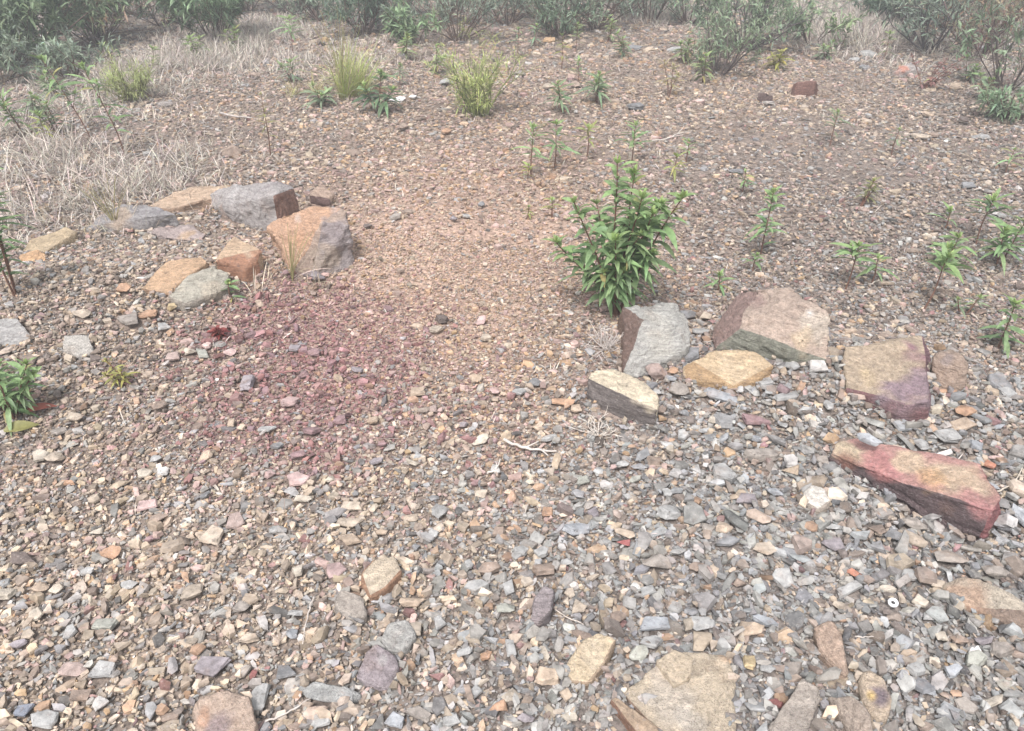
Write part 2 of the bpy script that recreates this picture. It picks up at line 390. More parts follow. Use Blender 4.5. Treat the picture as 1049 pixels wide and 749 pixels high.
rock('small orange slab just below the flat tan wedge at the left', [(22,262,.02),(38,257,.03),(48,262,.025),(46,268,.01),(25,269,.01)], (.48,.31,.18), seed=12, cat='stone')
rock('flat orange slab, leftmost of three slabs in front of the boulders on the left',
     [(143,296,.02),(155,283,.04),(173,267,.055),(207,262,.06),(213,268,.055),(190,285,.04),(172,301,.02)],
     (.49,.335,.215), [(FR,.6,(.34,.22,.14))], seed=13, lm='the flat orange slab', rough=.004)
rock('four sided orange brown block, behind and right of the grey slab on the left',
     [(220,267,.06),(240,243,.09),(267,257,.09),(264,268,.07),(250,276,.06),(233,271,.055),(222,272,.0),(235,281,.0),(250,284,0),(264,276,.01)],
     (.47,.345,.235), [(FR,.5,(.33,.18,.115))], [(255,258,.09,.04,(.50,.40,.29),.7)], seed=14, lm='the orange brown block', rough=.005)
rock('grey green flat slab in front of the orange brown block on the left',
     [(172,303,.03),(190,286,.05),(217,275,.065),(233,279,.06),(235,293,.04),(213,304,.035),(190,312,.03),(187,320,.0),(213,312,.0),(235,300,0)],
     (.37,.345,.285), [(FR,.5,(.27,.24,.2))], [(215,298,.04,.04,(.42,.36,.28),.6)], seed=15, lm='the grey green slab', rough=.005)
rock('half buried purple grey slab between the dark weathered rock and the flat orange slab',
     [(150,236,.01),(162,231,.03),(196,231,.035),(210,240,.03),(205,247,.01),(160,243,.01)], (.35,.29,.27), [], [(185,241,.03,.05,(.46,.33,.22),.8)], seed=16)
rock('small dark brown flat stone behind the orange and purple boulder, near the path',
     [(317,201,.04),(325,193,.06),(340,199,.06),(337,205,.045),(318,204,.0),(337,209,0)], (.36,.27,.21), [(FR,.5,(.15,.10,.09))], seed=17)
rock('cracked grey square stone at the far left, above the small yellow plant',
     [(65,343,.03),(90,342,.035),(97,360,.02),(76,367,.015),(65,361,.015)], (.41,.385,.345), seed=18, lm='the cracked grey square stone', rough=.004)
rock('flat blue grey stone sunk in gravel at the left edge of the photo', [(-8,328,.02),(18,326,.03),(32,345,.02),(10,356,.01),(-8,352,.01)], (.34,.33,.315), seed=19, rough=.004)
# foreground
rock('big cream tan slab with a layered edge at the bottom edge of the photo',
     [(636,709,.015),(665,688,.03),(700,668,.04),(742,672,.04),(752,690,.03),(738,702,.035),(745,735,.02),(755,765,.01),(700,765,.02),(665,740,.02)],
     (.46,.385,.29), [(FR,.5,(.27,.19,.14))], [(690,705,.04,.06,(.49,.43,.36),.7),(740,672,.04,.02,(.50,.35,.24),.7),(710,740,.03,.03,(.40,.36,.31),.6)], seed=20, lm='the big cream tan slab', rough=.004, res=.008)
rock('beige block leaning on the back edge of the big cream tan slab', [(672,676,.05),(690,664,.07),(712,672,.07),(709,692,.06),(690,704,.04),(674,684,.03)], (.47,.39,.29), seed=21, rough=.003, bev=.004, res=.008)
rock('long thin rusty brown bar in front of the big cream tan slab',
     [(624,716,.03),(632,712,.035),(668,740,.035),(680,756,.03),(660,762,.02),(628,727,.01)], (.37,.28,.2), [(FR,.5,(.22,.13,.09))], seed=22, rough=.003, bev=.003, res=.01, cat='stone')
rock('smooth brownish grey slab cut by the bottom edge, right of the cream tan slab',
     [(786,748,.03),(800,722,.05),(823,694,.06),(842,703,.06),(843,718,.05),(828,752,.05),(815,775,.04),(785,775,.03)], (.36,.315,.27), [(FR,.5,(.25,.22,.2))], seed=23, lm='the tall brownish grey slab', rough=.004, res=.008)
rock('pinkish brown wedge pointing down towards the bottom edge, right side',
     [(834,642,.04),(852,636,.06),(862,648,.05),(869,690,.03),(864,690,.03),(838,664,.03)], (.41,.305,.235), [((1,-.2,0),.6,(.38,.33,.30))], seed=24, lm='the pinkish brown wedge', rough=.0035, bev=.004, res=.008)
rock('slanting brown slab between the tall grey slab and the tan stone with a dark patch',
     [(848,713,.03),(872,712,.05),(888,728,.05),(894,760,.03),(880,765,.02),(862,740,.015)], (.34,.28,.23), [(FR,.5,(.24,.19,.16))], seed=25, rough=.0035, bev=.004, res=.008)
rock('flat oval tan stone with a yellow spot and a dark purple patch',
     [(881,696,.03),(890,686,.04),(906,694,.045),(913,715,.04),(908,736,.03),(897,741,.025),(886,725,.02)], (.47,.38,.285),
     [], [(902,718,.045,.034,(.20,.16,.17),1.0),(892,713,.04,.016,(.56,.40,.17),.9)], seed=26, lm='the tan stone with a dark patch', rough=.003, bev=.004, res=.007)
rock('large flat tan slab with rusty streaks at the right edge, below the long red slab',
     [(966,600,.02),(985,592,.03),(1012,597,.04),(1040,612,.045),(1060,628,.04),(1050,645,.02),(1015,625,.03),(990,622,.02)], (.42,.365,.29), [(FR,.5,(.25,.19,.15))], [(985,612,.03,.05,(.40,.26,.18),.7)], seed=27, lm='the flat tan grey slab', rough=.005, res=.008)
rock('brown lumpy rock to the right of the tan and purple slab',
     [(956,385,.03),(961,365,.08),(975,361,.09),(985,375,.08),(986,393,.03),(970,400,.01),(957,398,0)], (.33,.25,.195), [], [(968,370,.08,.03,(.24,.2,.19),.7)], seed=28, lm='the brown lumpy rock', rough=.008, res=.008)
rock('large rounded tan and purple stone at the bottom edge, left of centre',
     [(197,728,.03),(205,716,.05),(232,711,.055),(255,715,.05),(262,740,.04),(255,765,.02),(205,765,.02)], (.43,.33,.26), [], [(222,742,.05,.035,(.28,.22,.22),.8),(240,722,.055,.03,(.46,.36,.29),.6),(210,735,.04,.02,(.45,.27,.18),.7)], seed=29, lm='the rounded tan and purple stone', rough=.004, res=.008)
rock('purple grey slab with pale veins, lower left of centre',
     [(363,693,.02),(373,667,.035),(386,659,.04),(404,672,.04),(408,684,.03),(395,705,.02),(372,702,.015)], (.285,.245,.25), [], [(393,675,.04,.014,(.40,.37,.36),.8)], seed=30, lm='the purple grey slab', rough=.003, bev=.004, res=.007)
rock('light grey slab just behind the purple grey slab', [(390,655,.02),(399,638,.035),(416,635,.04),(426,650,.035),(412,667,.02),(396,668,.015)], (.37,.36,.335), seed=31, rough=.003, bev=.004, res=.007)
rock('cream block with a rusty left edge, left of centre in the foreground',
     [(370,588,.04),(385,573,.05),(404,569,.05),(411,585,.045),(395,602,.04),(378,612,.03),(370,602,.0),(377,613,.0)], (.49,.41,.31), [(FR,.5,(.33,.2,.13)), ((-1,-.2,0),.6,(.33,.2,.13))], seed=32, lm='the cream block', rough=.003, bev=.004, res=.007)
rock('grey brown block standing left below the cream block', [(344,612,.03),(350,602,.045),(371,610,.045),(374,630,.03),(360,637,.01),(345,632,.01)], (.34,.30,.26), seed=33, rough=.003, bev=.004, res=.007)
rock('tan cream slab tilted toward the camera, lower centre right',
     [(580,682,.02),(597,656,.05),(613,647,.055),(631,655,.055),(618,680,.035),(602,700,.02),(585,698,.015)], (.52,.42,.29), [(FR,.5,(.36,.27,.19))], [(605,672,.04,.03,(.55,.46,.34),.6)], seed=34, lm='the tan cream slab', rough=.003, bev=.004, res=.007)
rock('dark purplish shard standing on edge in the lower centre',
     [(541,640,.015),(548,612,.06),(558,601,.07),(567,606,.065),(565,625,.05),(552,640,.02)], (.27,.235,.235), [((1,-.5,0),.6,(.17,.15,.15))], seed=35, lm='the dark purplish shard', rough=.003, bev=.003, res=.007)
rock('long slate of bluish grey lying flat in the lower left', [(298,704,.015),(322,699,.025),(352,702,.025),(370,712,.02),(350,722,.015),(315,716,.015)], (.34,.34,.325), seed=36, rough=.003, bev=.003, res=.007)
rock('white blocky stone with brown specks, left of the long red slab in the gravel', [(824,505,.025),(832,497,.04),(844,500,.045),(850,514,.035),(838,523,.02),(827,516,.02)], (.60,.56,.50), [(FR,.5,(.42,.36,.3))], seed=37, lm='the white blocky stone', rough=.003, bev=.004, res=.007)
rock('orange red slab with a grey half lying far away near the right hand bushes',
     [(915,74,.04),(921,68,.07),(935,66,.07),(942,72,.04),(930,78,.0)], (.33,.30,.28), [], [(919,73,.04,.10,(.46,.23,.17),1.0)], seed=38, rough=.006, res=.03, lm='the distant orange and grey slab')
rock('dark red brown block on the far ground, between the middle and right hand bushes',
     [(812,92,.04),(816,84,.12),(837,83,.12),(838,94,.02),(827,95,.0),(813,92,.0)], (.20,.115,.095), seed=39, rough=.006, res=.03, lm='the distant dark red block')
rock('pink beige flat stone right in front of the distant dark red block', [(812,98,.02),(818,93,.04),(827,93,.04),(826,101,.01),(815,102,.01)], (.46,.37,.31), seed=40, rough=.006, res=.03)
rock('small dark brown lump left of the distant dark red block', [(776,101,.01),(778,96,.07),(786,95,.08),(791,99,.04),(788,102,0)], (.14,.10,.09), seed=41, rough=.006, res=.03)

# ------------------------------------------------------------------ loose stones, each its own object
def proto_hull(kind, r_, hi):
    """unit stone: x,y in about +-.5, z in about +-.5 (scaled flat afterwards)"""
    bm = bmesh.new()
    if kind == 'shard':
        n = r_.choice([4, 4, 5, 5, 6] if hi else [3, 4, 4, 5, 5]); a0 = r_.random() * 6.28
        for i in range(n):
            a = a0 + i * 6.283 / n + r_.uniform(-.35, .35); rr = .52 * r_.uniform(.62, 1.08) if hi else .55 * r_.uniform(.6, 1.1)
            x, y = rr * math.cos(a), rr * math.sin(a)
            zt = .42 + r_.uniform(-.2, .08); k = r_.uniform(.8, .97)
            bm.verts.new((x * k, y * k, zt)); bm.verts.new((x, y, r_.uniform(-.35, .1))); bm.verts.new((x * .85, y * .85, -.5))
    elif kind == 'wedge':
        pts = [(-.5, -.25), (-.1, -.45), (.5, -.1), (.25, .35), (-.35, .3)]
        for (x, y) in pts:
            x += r_.uniform(-.1, .1); y += r_.uniform(-.1, .1)
            bm.verts.new((x * .9, y * .9, .1 + .35 * (x + .5) + r_.uniform(-.05, .05))); bm.verts.new((x, y, -.35))
    else:
        for i in range(13 if not hi else 15):
            d = Vector((r_.gauss(0, 1), r_.gauss(0, 1), r_.gauss(0, 1))).normalized() * .5 * r_.uniform(.85, 1.1)
            bm.verts.new(d)
    r = bmesh.ops.convex_hull(bm, input=bm.verts)
    bmesh.ops.delete(bm, geom=list({g for g in r['geom_interior'] + r['geom_unused'] if isinstance(g, bmesh.types.BMVert)}), context='VERTS')
    return bm
def hi_proto(kind, seed):
    r_ = random.Random(seed); bm = proto_hull(kind, r_, True)
    bmesh.ops.dissolve_limit(bm, angle_limit=R(12), verts=bm.verts, edges=bm.edges)
    bmesh.ops.bevel(bm, geom=list(bm.edges), offset=.014, segments=1, affect='EDGES', clamp_overlap=True)
    bmesh.ops.triangulate(bm, faces=bm.faces)
    for _ in range(4):
        es = [e for e in bm.edges if e.calc_length() > .10]
        if not es: break
        bmesh.ops.subdivide_edges(bm, edges=es, cuts=1); bmesh.ops.triangulate(bm, faces=[f for f in bm.faces if len(f.verts) > 3])
    bm.normal_update()
    dv = [mn.fractal(v.co * 3 + Vector((seed, 0, 0)), .9, 2.1, 3) * .03 + mn.noise(v.co * 14 + Vector((seed, 3, 0))) * .01 for v in bm.verts]
    for v, d in zip(bm.verts, dv): v.co += v.normal * d
    me = bpy.data.meshes.new('stone'); bm.to_mesh(me); bm.free(); me.materials.append(M_STONE)
    me.shade_smooth()
    return me
HP = {k: [hi_proto(k, 31 * i + j * 7 + 3) for i in range(9)] for j, k in enumerate(('shard', 'chunk', 'wedge'))}

CW = {  # colour word in the label -> base colour
 'light grey': (.37, .365, .345), 'grey': (.36, .355, .335), 'dark grey': (.22, .22, .22), 'blue grey': (.33, .345, .36), 'slate blue': (.22, .24, .29),
 'greenish grey': (.35, .35, .29), 'purple grey': (.30, .26, .27), 'grey brown': (.33, .285, .24), 'brown': (.30, .22, .165), 'dark brown': (.17, .13, .11),
 'beige': (.47, .38, .28), 'tan': (.47, .35, .24), 'cream': (.50, .43, .33), 'pinkish brown': (.41, .30, .255), 'pink': (.46, .31, .28), 'purple': (.30, .18, .18),
 'orange': (.47, .27, .15), 'orange red': (.46, .18, .10), 'dark red': (.26, .09, .08), 'red': (.36, .10, .09), 'off white': (.52, .49, .45), 'yellow': (.55, .41, .2),
}
SHW = {'shard': 'flat angular', 'chunk': 'blocky', 'wedge': 'wedge shaped', 'long': 'long narrow', 'round': 'rounded', 'slab': 'flat'}
S = '''150,518,26,12,pink,slab|163,533,22,14,brown,chunk|218,550,24,26,beige,slab|243,534,26,17,pinkish brown,slab|115,568,19,19,orange,chunk|197,605,24,28,beige,slab
42,603,19,15,tan,round|58,605,15,12,cream,round|110,640,32,18,greenish grey,shard|73,647,18,18,light grey,shard|248,623,20,17,grey brown,round|38,630,22,13,cream,shard|300,650,18,15,blue grey,shard
217,680,38,26,purple grey,shard|75,688,30,17,pinkish brown,chunk|107,688,28,22,grey,shard|20,660,20,13,purple grey,shard|293,688,36,19,dark grey,shard|48,737,32,24,light grey,slab|25,727,20,17,slate blue,shard
265,713,26,30,grey,shard|85,713,27,16,brown,shard|103,722,18,15,off white,chunk|260,692,9,13,dark red,long|23,572,50,16,dark brown,slab|343,583,22,28,pink,slab|360,520,28,11,beige,slab|357,535,30,12,beige,slab|359,553,32,16,tan,slab
421,615,24,22,tan,chunk|502,583,24,19,brown,wedge|488,602,23,18,light grey,wedge|522,602,14,20,light grey,shard|533,566,15,15,light grey,wedge|555,567,14,17,grey,wedge|557,584,25,17,brown,wedge|523,663,18,27,grey,shard
597,652,28,12,brown,long|560,693,22,25,tan,wedge|592,543,28,16,blue grey,wedge|687,527,24,20,light grey,wedge|640,557,15,9,red,round|673,578,31,20,grey brown,chunk|592,623,16,18,beige,chunk|633,635,18,16,brown,chunk
672,640,38,20,blue grey,shard|667,658,28,20,grey,shard|655,671,20,22,greenish grey,chunk|430,733,30,16,grey brown,long|512,725,20,17,orange,chunk|487,708,12,25,grey,long|357,713,24,24,light grey,shard|583,608,15,10,beige,shard
748,527,30,15,greenish grey,slab|765,512,24,15,purple grey,shard|745,556,30,12,dark grey,long|782,562,33,14,beige,slab|800,592,30,19,light grey,shard|895,540,18,30,brown,chunk|915,548,20,21,dark grey,chunk|935,538,26,17,grey brown,chunk
852,557,30,15,purple grey,slab|875,587,17,12,orange red,round|973,573,33,22,grey brown,round|932,590,23,15,light grey,slab|942,617,24,17,cream,shard|867,605,37,12,grey,long|715,617,16,16,beige,chunk|717,640,34,18,grey,round
767,645,28,22,tan,round|783,637,30,14,blue grey,long|768,678,16,28,yellow,long|963,653,15,15,cream,chunk|998,675,20,22,greenish grey,wedge|1023,665,20,20,grey brown,wedge|990,723,30,16,grey brown,slab|1013,718,26,16,cream,round
793,722,16,14,dark red,wedge|1005,655,18,18,purple grey,chunk|810,375,20,11,light grey,shard|838,377,21,15,off white,shard|785,393,20,11,light grey,shard|738,407,46,9,blue grey,long|805,407,40,10,grey,long|848,415,14,17,light grey,shard
772,431,46,12,purple,long|743,417,16,11,brown,chunk|720,322,17,16,brown,chunk|902,415,25,15,dark brown,round|883,430,14,16,grey brown,shard|782,468,36,20,grey brown,wedge|742,486,31,28,grey,shard|810,472,18,16,off white,shard
972,447,31,19,light grey,shard|968,401,20,13,orange,round|988,423,20,14,orange,chunk|943,455,15,14,light grey,shard|985,437,33,14,tan,slab|1013,477,18,12,orange red,slab|1022,393,28,20,dark grey,slab|707,364,22,20,dark grey,shard
1030,403,22,14,grey,slab|672,383,23,22,pinkish brown,chunk|689,381,11,9,orange,round|695,401,22,18,grey brown,chunk|703,324,20,12,dark grey,round|724,325,14,13,beige,chunk|717,340,22,9,light grey,slab|577,412,30,9,orange,slab|590,420,15,10,tan,slab
686,389,14,8,blue grey,round|730,431,12,10,cream,round|453,328,12,12,dark brown,wedge|493,330,11,12,pink,chunk|447,338,16,11,beige,slab|547,393,14,12,dark grey,chunk|487,388,20,10,tan,slab|507,402,12,11,pink,chunk
493,452,18,13,cream,round|532,402,17,11,light grey,slab|427,402,20,12,tan,slab|410,278,13,6,brown,long|508,482,14,14,off white,shard|85,323,16,12,beige,round|133,328,34,18,grey brown,slab|153,323,20,11,orange,slab|127,297,16,10,orange,round
168,335,22,9,light grey,slab|177,367,19,10,pinkish brown,slab|208,363,20,12,greenish grey,slab|193,362,15,12,cream,round|254,392,26,24,purple grey,shard|297,412,20,17,pink,shard|175,317,13,12,yellow,chunk|323,284,24,13,purple grey,chunk
42,467,24,14,cream,shard|57,470,18,15,beige,round|148,485,22,12,cream,slab|168,483,16,10,off white,shard|305,491,33,17,pink,slab|273,440,20,9,light grey,shard|320,442,20,14,purple,shard|212,468,12,12,tan,chunk|323,362,14,10,purple,shard
950,119,12,7,tan,round|985,125,12,9,dark brown,chunk|966,132,6,10,dark brown,chunk|942,140,22,6,beige,slab|957,139,12,6,brown,slab|652,110,22,9,dark grey,slab|978,89,14,8,tan,slab|650,50,16,5,dark grey,slab|690,52,18,5,grey,slab|533,77,14,7,grey brown,round
590,88,12,8,brown,round|562,90,12,6,beige,round|530,80,5,4,off white,round|590,115,6,4,off white,shard|457,87,14,8,grey,round|262,78,14,6,brown,round|250,71,10,7,dark brown,chunk|414,132,12,8,brown,chunk|457,136,12,6,orange,round|362,158,14,9,brown,chunk
787,106,12,5,off white,slab|888,56,22,7,light grey,slab|885,70,14,5,dark grey,slab|875,62,14,6,grey,slab|755,176,16,6,dark grey,slab|992,191,16,7,dark grey,slab|1005,141,24,5,light grey,slab|238,158,20,14,brown,chunk|318,262,12,8,dark grey,shard|405,223,14,8,grey brown,slab
418,218,16,7,brown,slab|493,211,8,6,dark grey,chunk|478,222,12,6,light grey,slab|465,225,8,8,purple grey,chunk|376,232,10,6,dark brown,slab|380,200,10,6,grey brown,slab|1048,530,24,40,blue grey,shard|1000,545,40,22,brown,slab|1020,588,30,18,grey brown,chunk
30,650,18,10,beige,slab|175,735,24,12,brown,slab|330,740,26,14,light grey,shard|462,740,24,14,grey,shard|540,735,20,14,purple grey,chunk|585,735,18,12,cream,slab|480,760,34,20,grey,shard|405,740,22,18,blue grey,shard'''
STONES = []
for row in S.replace('\n', '|').split('|'):
    a = row.split(','); STONES.append((float(a[0]), float(a[1]), float(a[2]), float(a[3]), a[4], a[5], None))
n_hand = len(STONES)
# more loose stones of middling size, of the colours of the ground they lie on, spread where the heap is coarse
CWK = list(CW); CWA = np.array([CW[k] for k in CWK])
ZN = {'grey': ['light grey', 'grey', 'dark grey', 'blue grey', 'greenish grey', 'grey', 'light grey'], 'beige': ['beige', 'tan', 'cream', 'beige'], 'orange': ['orange', 'tan'],
      'brown': ['brown', 'grey brown'], 'purple': ['purple', 'purple grey'], 'pink': ['pink', 'pinkish brown'], 'white': ['off white']}
tries = 0
while len(STONES) < 300 and tries < 9000:
    tries += 1
    u = random.uniform(5, 1044); v = random.uniform(430, 745) if random.random() < .8 else random.uniform(330, 440)
    if random.random() > (.35 + .65 * min(1, max(0, (u - 300) / 400))): continue
    wpx = random.uniform(13, 21) * (.55 + .5 * v / 740)
    if any(abs(u - s[0]) < (wpx + s[2]) * .52 and abs(v - s[1]) < (wpx * .7 + s[3]) * .52 for s in STONES): continue
    p = at(u, v)
    if any(np.hypot(*(np.array([p.x, p.y]) - c)) < .04 + .8 * np.abs(xs - c).max() for xs, c in FOOT): continue
    _, k = zone_pick(np.array([p.x]), np.array([p.y]))
    STONES.append((u, v, wpx, wpx * random.uniform(.5, .95), random.choice(ZN[KEYS[int(k[0])]]), random.choice(['shard', 'shard', 'chunk', 'slab', 'wedge', 'round', 'long']), 1))
SO = []
for i, (u, v, wp, hp, cw, sh, auto) in enumerate(STONES):
    dz = 0.0
    p = at(u, v + hp * .25); D = slant(p); ang = math.atan2(CAMH - p.z, p.y)
    wx = wp * D / F
    flat = {'slab': .28, 'shard': .35, 'long': .5, 'chunk': .75, 'round': .62, 'wedge': .7}[sh]
    # seen from above at angle ang the pixel height is depth*sin + height*cos
    hm = hp * D / F
    dy = hm / (math.sin(ang) + flat * .55 * math.cos(ang)); dy = max(dy, wx * .35)
    hz = flat * min(wx, dy) * .9
    kind = {'slab': 'shard', 'shard': 'shard', 'long': 'shard', 'chunk': 'chunk', 'round': 'chunk', 'wedge': 'wedge'}[sh]
    r_ = random.Random(i * 13 + 5)
    o = bpy.data.objects.new('stone', HP[kind][r_.randrange(9)]); COL.objects.link(o)
    o.scale = (wx * 1.08, dy * 1.08, hz)
    tilt = 10 if sh in ('slab',) else 16
    rz = r_.uniform(-.25, .25) + (math.pi if r_.random() < .5 else 0)
    if sh == 'long': rz += r_.choice([-.3, .3])
    o.rotation_euler = (R(r_.gauss(4, tilt * .5)), R(r_.gauss(0, tilt * .5)), rz)
    p = at(u, v + hp * .1, .008)
    if cw == 'blue grey' and (u, v) == (0, 0): pass
    o.location = (p.x, p.y, float(ground(p.x, p.y)) + hz * .25 + .013)
    j = r_.uniform(.85, 1.05); c = CW[cw]; g_ = sum(c) / 3; c = tuple(q * .78 + g_ * .22 for q in c); o.color = (c[0] * j, c[1] * j, c[2] * j, 1)
    pu, pv = to_px(p.x, p.y, p.z); SO.append([o, cw, SHW[sh], float(pu), float(pv), wp])
    if wp > 10: FOOT.append((np.array([[p.x + wx * .5 * math.cos(t), p.y + dy * .5 * math.sin(t)] for t in np.arange(0, 6.28, .7)]), np.array([p.x, p.y])))
# a grey blue chip resting on the long red slab
o = bpy.data.objects.new('stone', HP['shard'][2]); COL.objects.link(o)
p = at(890, 450, .115); o.location = p; o.scale = (.085, .05, .018); o.rotation_euler = (R(6), R(14), R(-35)); o.color = (.36, .37, .38, 1)
tag(o, 'flat blue grey chip resting on the back edge of the long red slab', 'stone')

# ------------------------------------------------------------------ plants
class Acc:
    def __init__(s): s.V = []; s.F = []; s.C = []; s.n = 0
    def add(s, V, Fq, C):
        s.V.append(V); s.F.append(Fq + s.n); s.C.append(C); s.n += len(V)
    def build(s, name, mat, parent=None, smooth=True, base=None):
        if not s.V: return None
        V = np.concatenate(s.V)
        if base is not None: V = V - np.array(base)
        return new_mesh(name, V, 4, np.concatenate(s.F), np.concatenate(s.C), mat, parent, smooth)
def leaves(acc, P, D, L, W, droop, col, rows=5, fold=.18, curl=0):
    P = np.asarray(P, float); D = np.asarray(D, float); n = len(P)
    if n == 0: return
    D = D / np.linalg.norm(D, axis=1, keepdims=True)
    L = np.broadcast_to(np.asarray(L, float), (n,)); W = np.broadcast_to(np.asarray(W, float), (n,)); droop = np.broadcast_to(np.asarray(droop, float), (n,))
    S_ = np.cross(D, [0, 0, 1.0]) + rng.normal(0, .25, (n, 3)); S_ /= np.linalg.norm(S_, axis=1, keepdims=True) + 1e-9
    U = np.cross(S_, D); U /= np.linalg.norm(U, axis=1, keepdims=True) + 1e-9
    t = np.linspace(0, 1, rows); prof = np.sin(np.pi * np.clip(t, .03, .985) ** .85) ** .9
    C = P[:, None] + D[:, None] * (L[:, None] * t)[..., None]
    C[..., 2] -= (droop * L)[:, None] * t ** 2
    hw = W[:, None] * .5 * prof
    off = S_[:, None] * hw[..., None]; up = U[:, None] * (hw * fold * 2)[..., None]
    V = np.stack([C - off + up, C, C + off + up], 2)      # n,rows,3,3
    idx = np.arange(n * rows * 3).reshape(n, rows, 3)
    q = []
    for a in range(2):
        q.append(np.stack([idx[:, :-1, a], idx[:, :-1, a + 1], idx[:, 1:, a + 1], idx[:, 1:, a]], -1).reshape(-1, 4))
    c = np.broadcast_to(np.asarray(col, float).reshape(-1, 1, 3) if np.ndim(col) > 1 else np.asarray(col, float), (n, rows * 3, 3)).reshape(-1, 3)
    acc.add(V.reshape(-1, 3), np.concatenate(q), c)
def tube(acc, pts, rad, col, sides=5):
    pts = np.asarray(pts, float); m = len(pts)
    T = np.gradient(pts, axis=0); T /= np.linalg.norm(T, axis=1, keepdims=True) + 1e-9
    A_ = np.cross(T, [.3, .9, .1]); A_ /= np.linalg.norm(A_, axis=1, keepdims=True) + 1e-9
    B_ = np.cross(T, A_); rad = np.broadcast_to(rad, (m,))
    an = np.arange(sides) * 2 * np.pi / sides
    V = pts[:, None] + (A_[:, None] * np.cos(an)[None, :, None] + B_[:, None] * np.sin(an)[None, :, None]) * rad[:, None, None]
    idx = np.arange(m * sides).reshape(m, sides); nx = np.roll(idx, -1, 1)
    Fq = np.stack([idx[:-1], nx[:-1], nx[1:], idx[1:]], -1).reshape(-1, 4)
    acc.add(V.reshape(-1, 3), Fq, np.broadcast_to(np.asarray(col, float), (m * sides, 3)))
def jit(col, n, s=.15):
    c = np.asarray(col)[None] * rng.normal(1, s, (n, 1)).clip(.5, 1.5) * rng.normal(1, .04, (n, 3)); return c
GREEN = (.20, .30, .14); DGREEN = (.16, .245, .13); LGREEN = (.30, .40, .15); GGREEN = (.20, .26, .16)
RSTEM = (.16, .09, .065); BSTEM = (.14, .10, .08); YG = (.30, .32, .10)

LS = 1.45
def weed(label, u, v, hpx, n=1, spread=.25, LL=.09, LW=.017, per=34, col=GREEN, tip=LGREEN, stem=RSTEM, droop=.35, bare=.25, lm=None, group=None, cat='plant', name='leafy_plant', heights=None, lean=(0, 0), side=0, seedv=None, srad=.0035):
    base = at(u, v); D = slant(base); ang = math.atan2(CAMH - base.z, base.y)
    H = hpx * D / F / math.cos(ang)
    root = empty(name, base); bs = np.array(base)
    fol = Acc()
    for k in range(n):
        hk = H * (heights[k] if heights else (1 if k == 0 else random.uniform(.55, .95)))
        az = random.uniform(0, 6.283) if n > 1 else 1; sp = spread * (random.uniform(.3, 1) if n > 1 else .2)
        if heights: az = k * 2.4 + 2.6; sp *= (.25 if k == 0 else 1.15)
        tx, ty = math.cos(az) * sp * H + lean[0] * H, math.sin(az) * sp * H * .8 + lean[1] * H
        t = np.linspace(0, 1, 9); bx, by = random.uniform(-1, 1) * .03 * H, random.uniform(-1, 1) * .03 * H
        pts = np.stack([tx * t ** 1.2 + bx * np.sin(t * 5), ty * t ** 1.2 + by * np.sin(t * 4), hk * t ** .95], 1)
        pts[:, :2] += np.array([math.cos(az), math.sin(az)]) * .012 * (n > 1)
        st = Acc(); tube(st, pts, np.linspace(srad * 1.2, srad * .45, 9), stem)
        so = st.build('stem', M_WOOD, root)
        stems = [(pts, 1.0, per, so)]
        for _ in range(side):
            f = random.uniform(.3, .8); i = int(f * 8); a2 = random.uniform(0, 6.283); ln = hk * random.uniform(.18, .35)
            q = pts[i] + np.outer(np.linspace(0, 1, 5), [math.cos(a2) * ln * .6, math.sin(a2) * ln * .6, ln * .8])
            s2 = Acc(); tube(s2, q, np.linspace(srad * .6, srad * .3, 5), stem); s2o = s2.build('side_shoot', M_WOOD, root)
            stems.append((q, .7, int(per * .45), s2o))
        for (pp, sc, m, par) in stems:
            tips = Acc()
            m = max(8, int(m * .72)); tt = np.sort(rng.uniform(bare if sc == 1 else .2, 1, m) ** (.8 if bare < .4 else .6)); mm = len(pp) - 1
            P = np.stack([np.interp(tt * mm, np.arange(mm + 1), pp[:, j]) for j in range(3)], 1)
            a = np.arange(m) * 2.4 + rng.uniform(-.4, .4, m)
            el = .12 + .5 * tt ** 2 + rng.normal(0, .18, m)
            Dv = np.stack([np.cos(a) * np.cos(el), np.sin(a) * np.cos(el), np.sin(el)], 1)
            L_ = LL * LS * sc * (1.05 - .4 * tt ** 3) * rng.uniform(.7, 1.15, m) * np.where(tt < .4, .85, 1)
            lc = jit(col, m, .2); ym = rng.random(m) < .03 * (1.6 - tt); lc[ym] = jit((.34, .30, .12), int(ym.sum())); L_ = L_ * rng.uniform(.6, 1.1, m)
            mixc = (tt ** 4)[:, None] * .5
            leaves(fol, P, Dv, L_, LW * 1.15 * sc * rng.uniform(.8, 1.2, m), droop * 1.25 * rng.uniform(.5, 1.6, m) * (1.1 - tt * .6), lc * (1 - mixc) + np.array(tip) * mixc, rows=6)
            e = pp[-1]; m2 = 13; a = rng.uniform(0, 6.28, m2); el = rng.uniform(.5, 1.45, m2)
            leaves(tips, np.repeat(e[None], m2, 0), np.stack([np.cos(a) * np.cos(el), np.sin(a) * np.cos(el), np.sin(el)], 1), LL * sc * rng.uniform(.25, .5, m2), LW * sc * .65, .1, jit(tip, m2), rows=4)
            tips.build('shoot_tip', M_LEAF, par)
    fol.build('foliage', M_LEAF, root)
    tag(root, label, cat, group, lm, base)
    return root

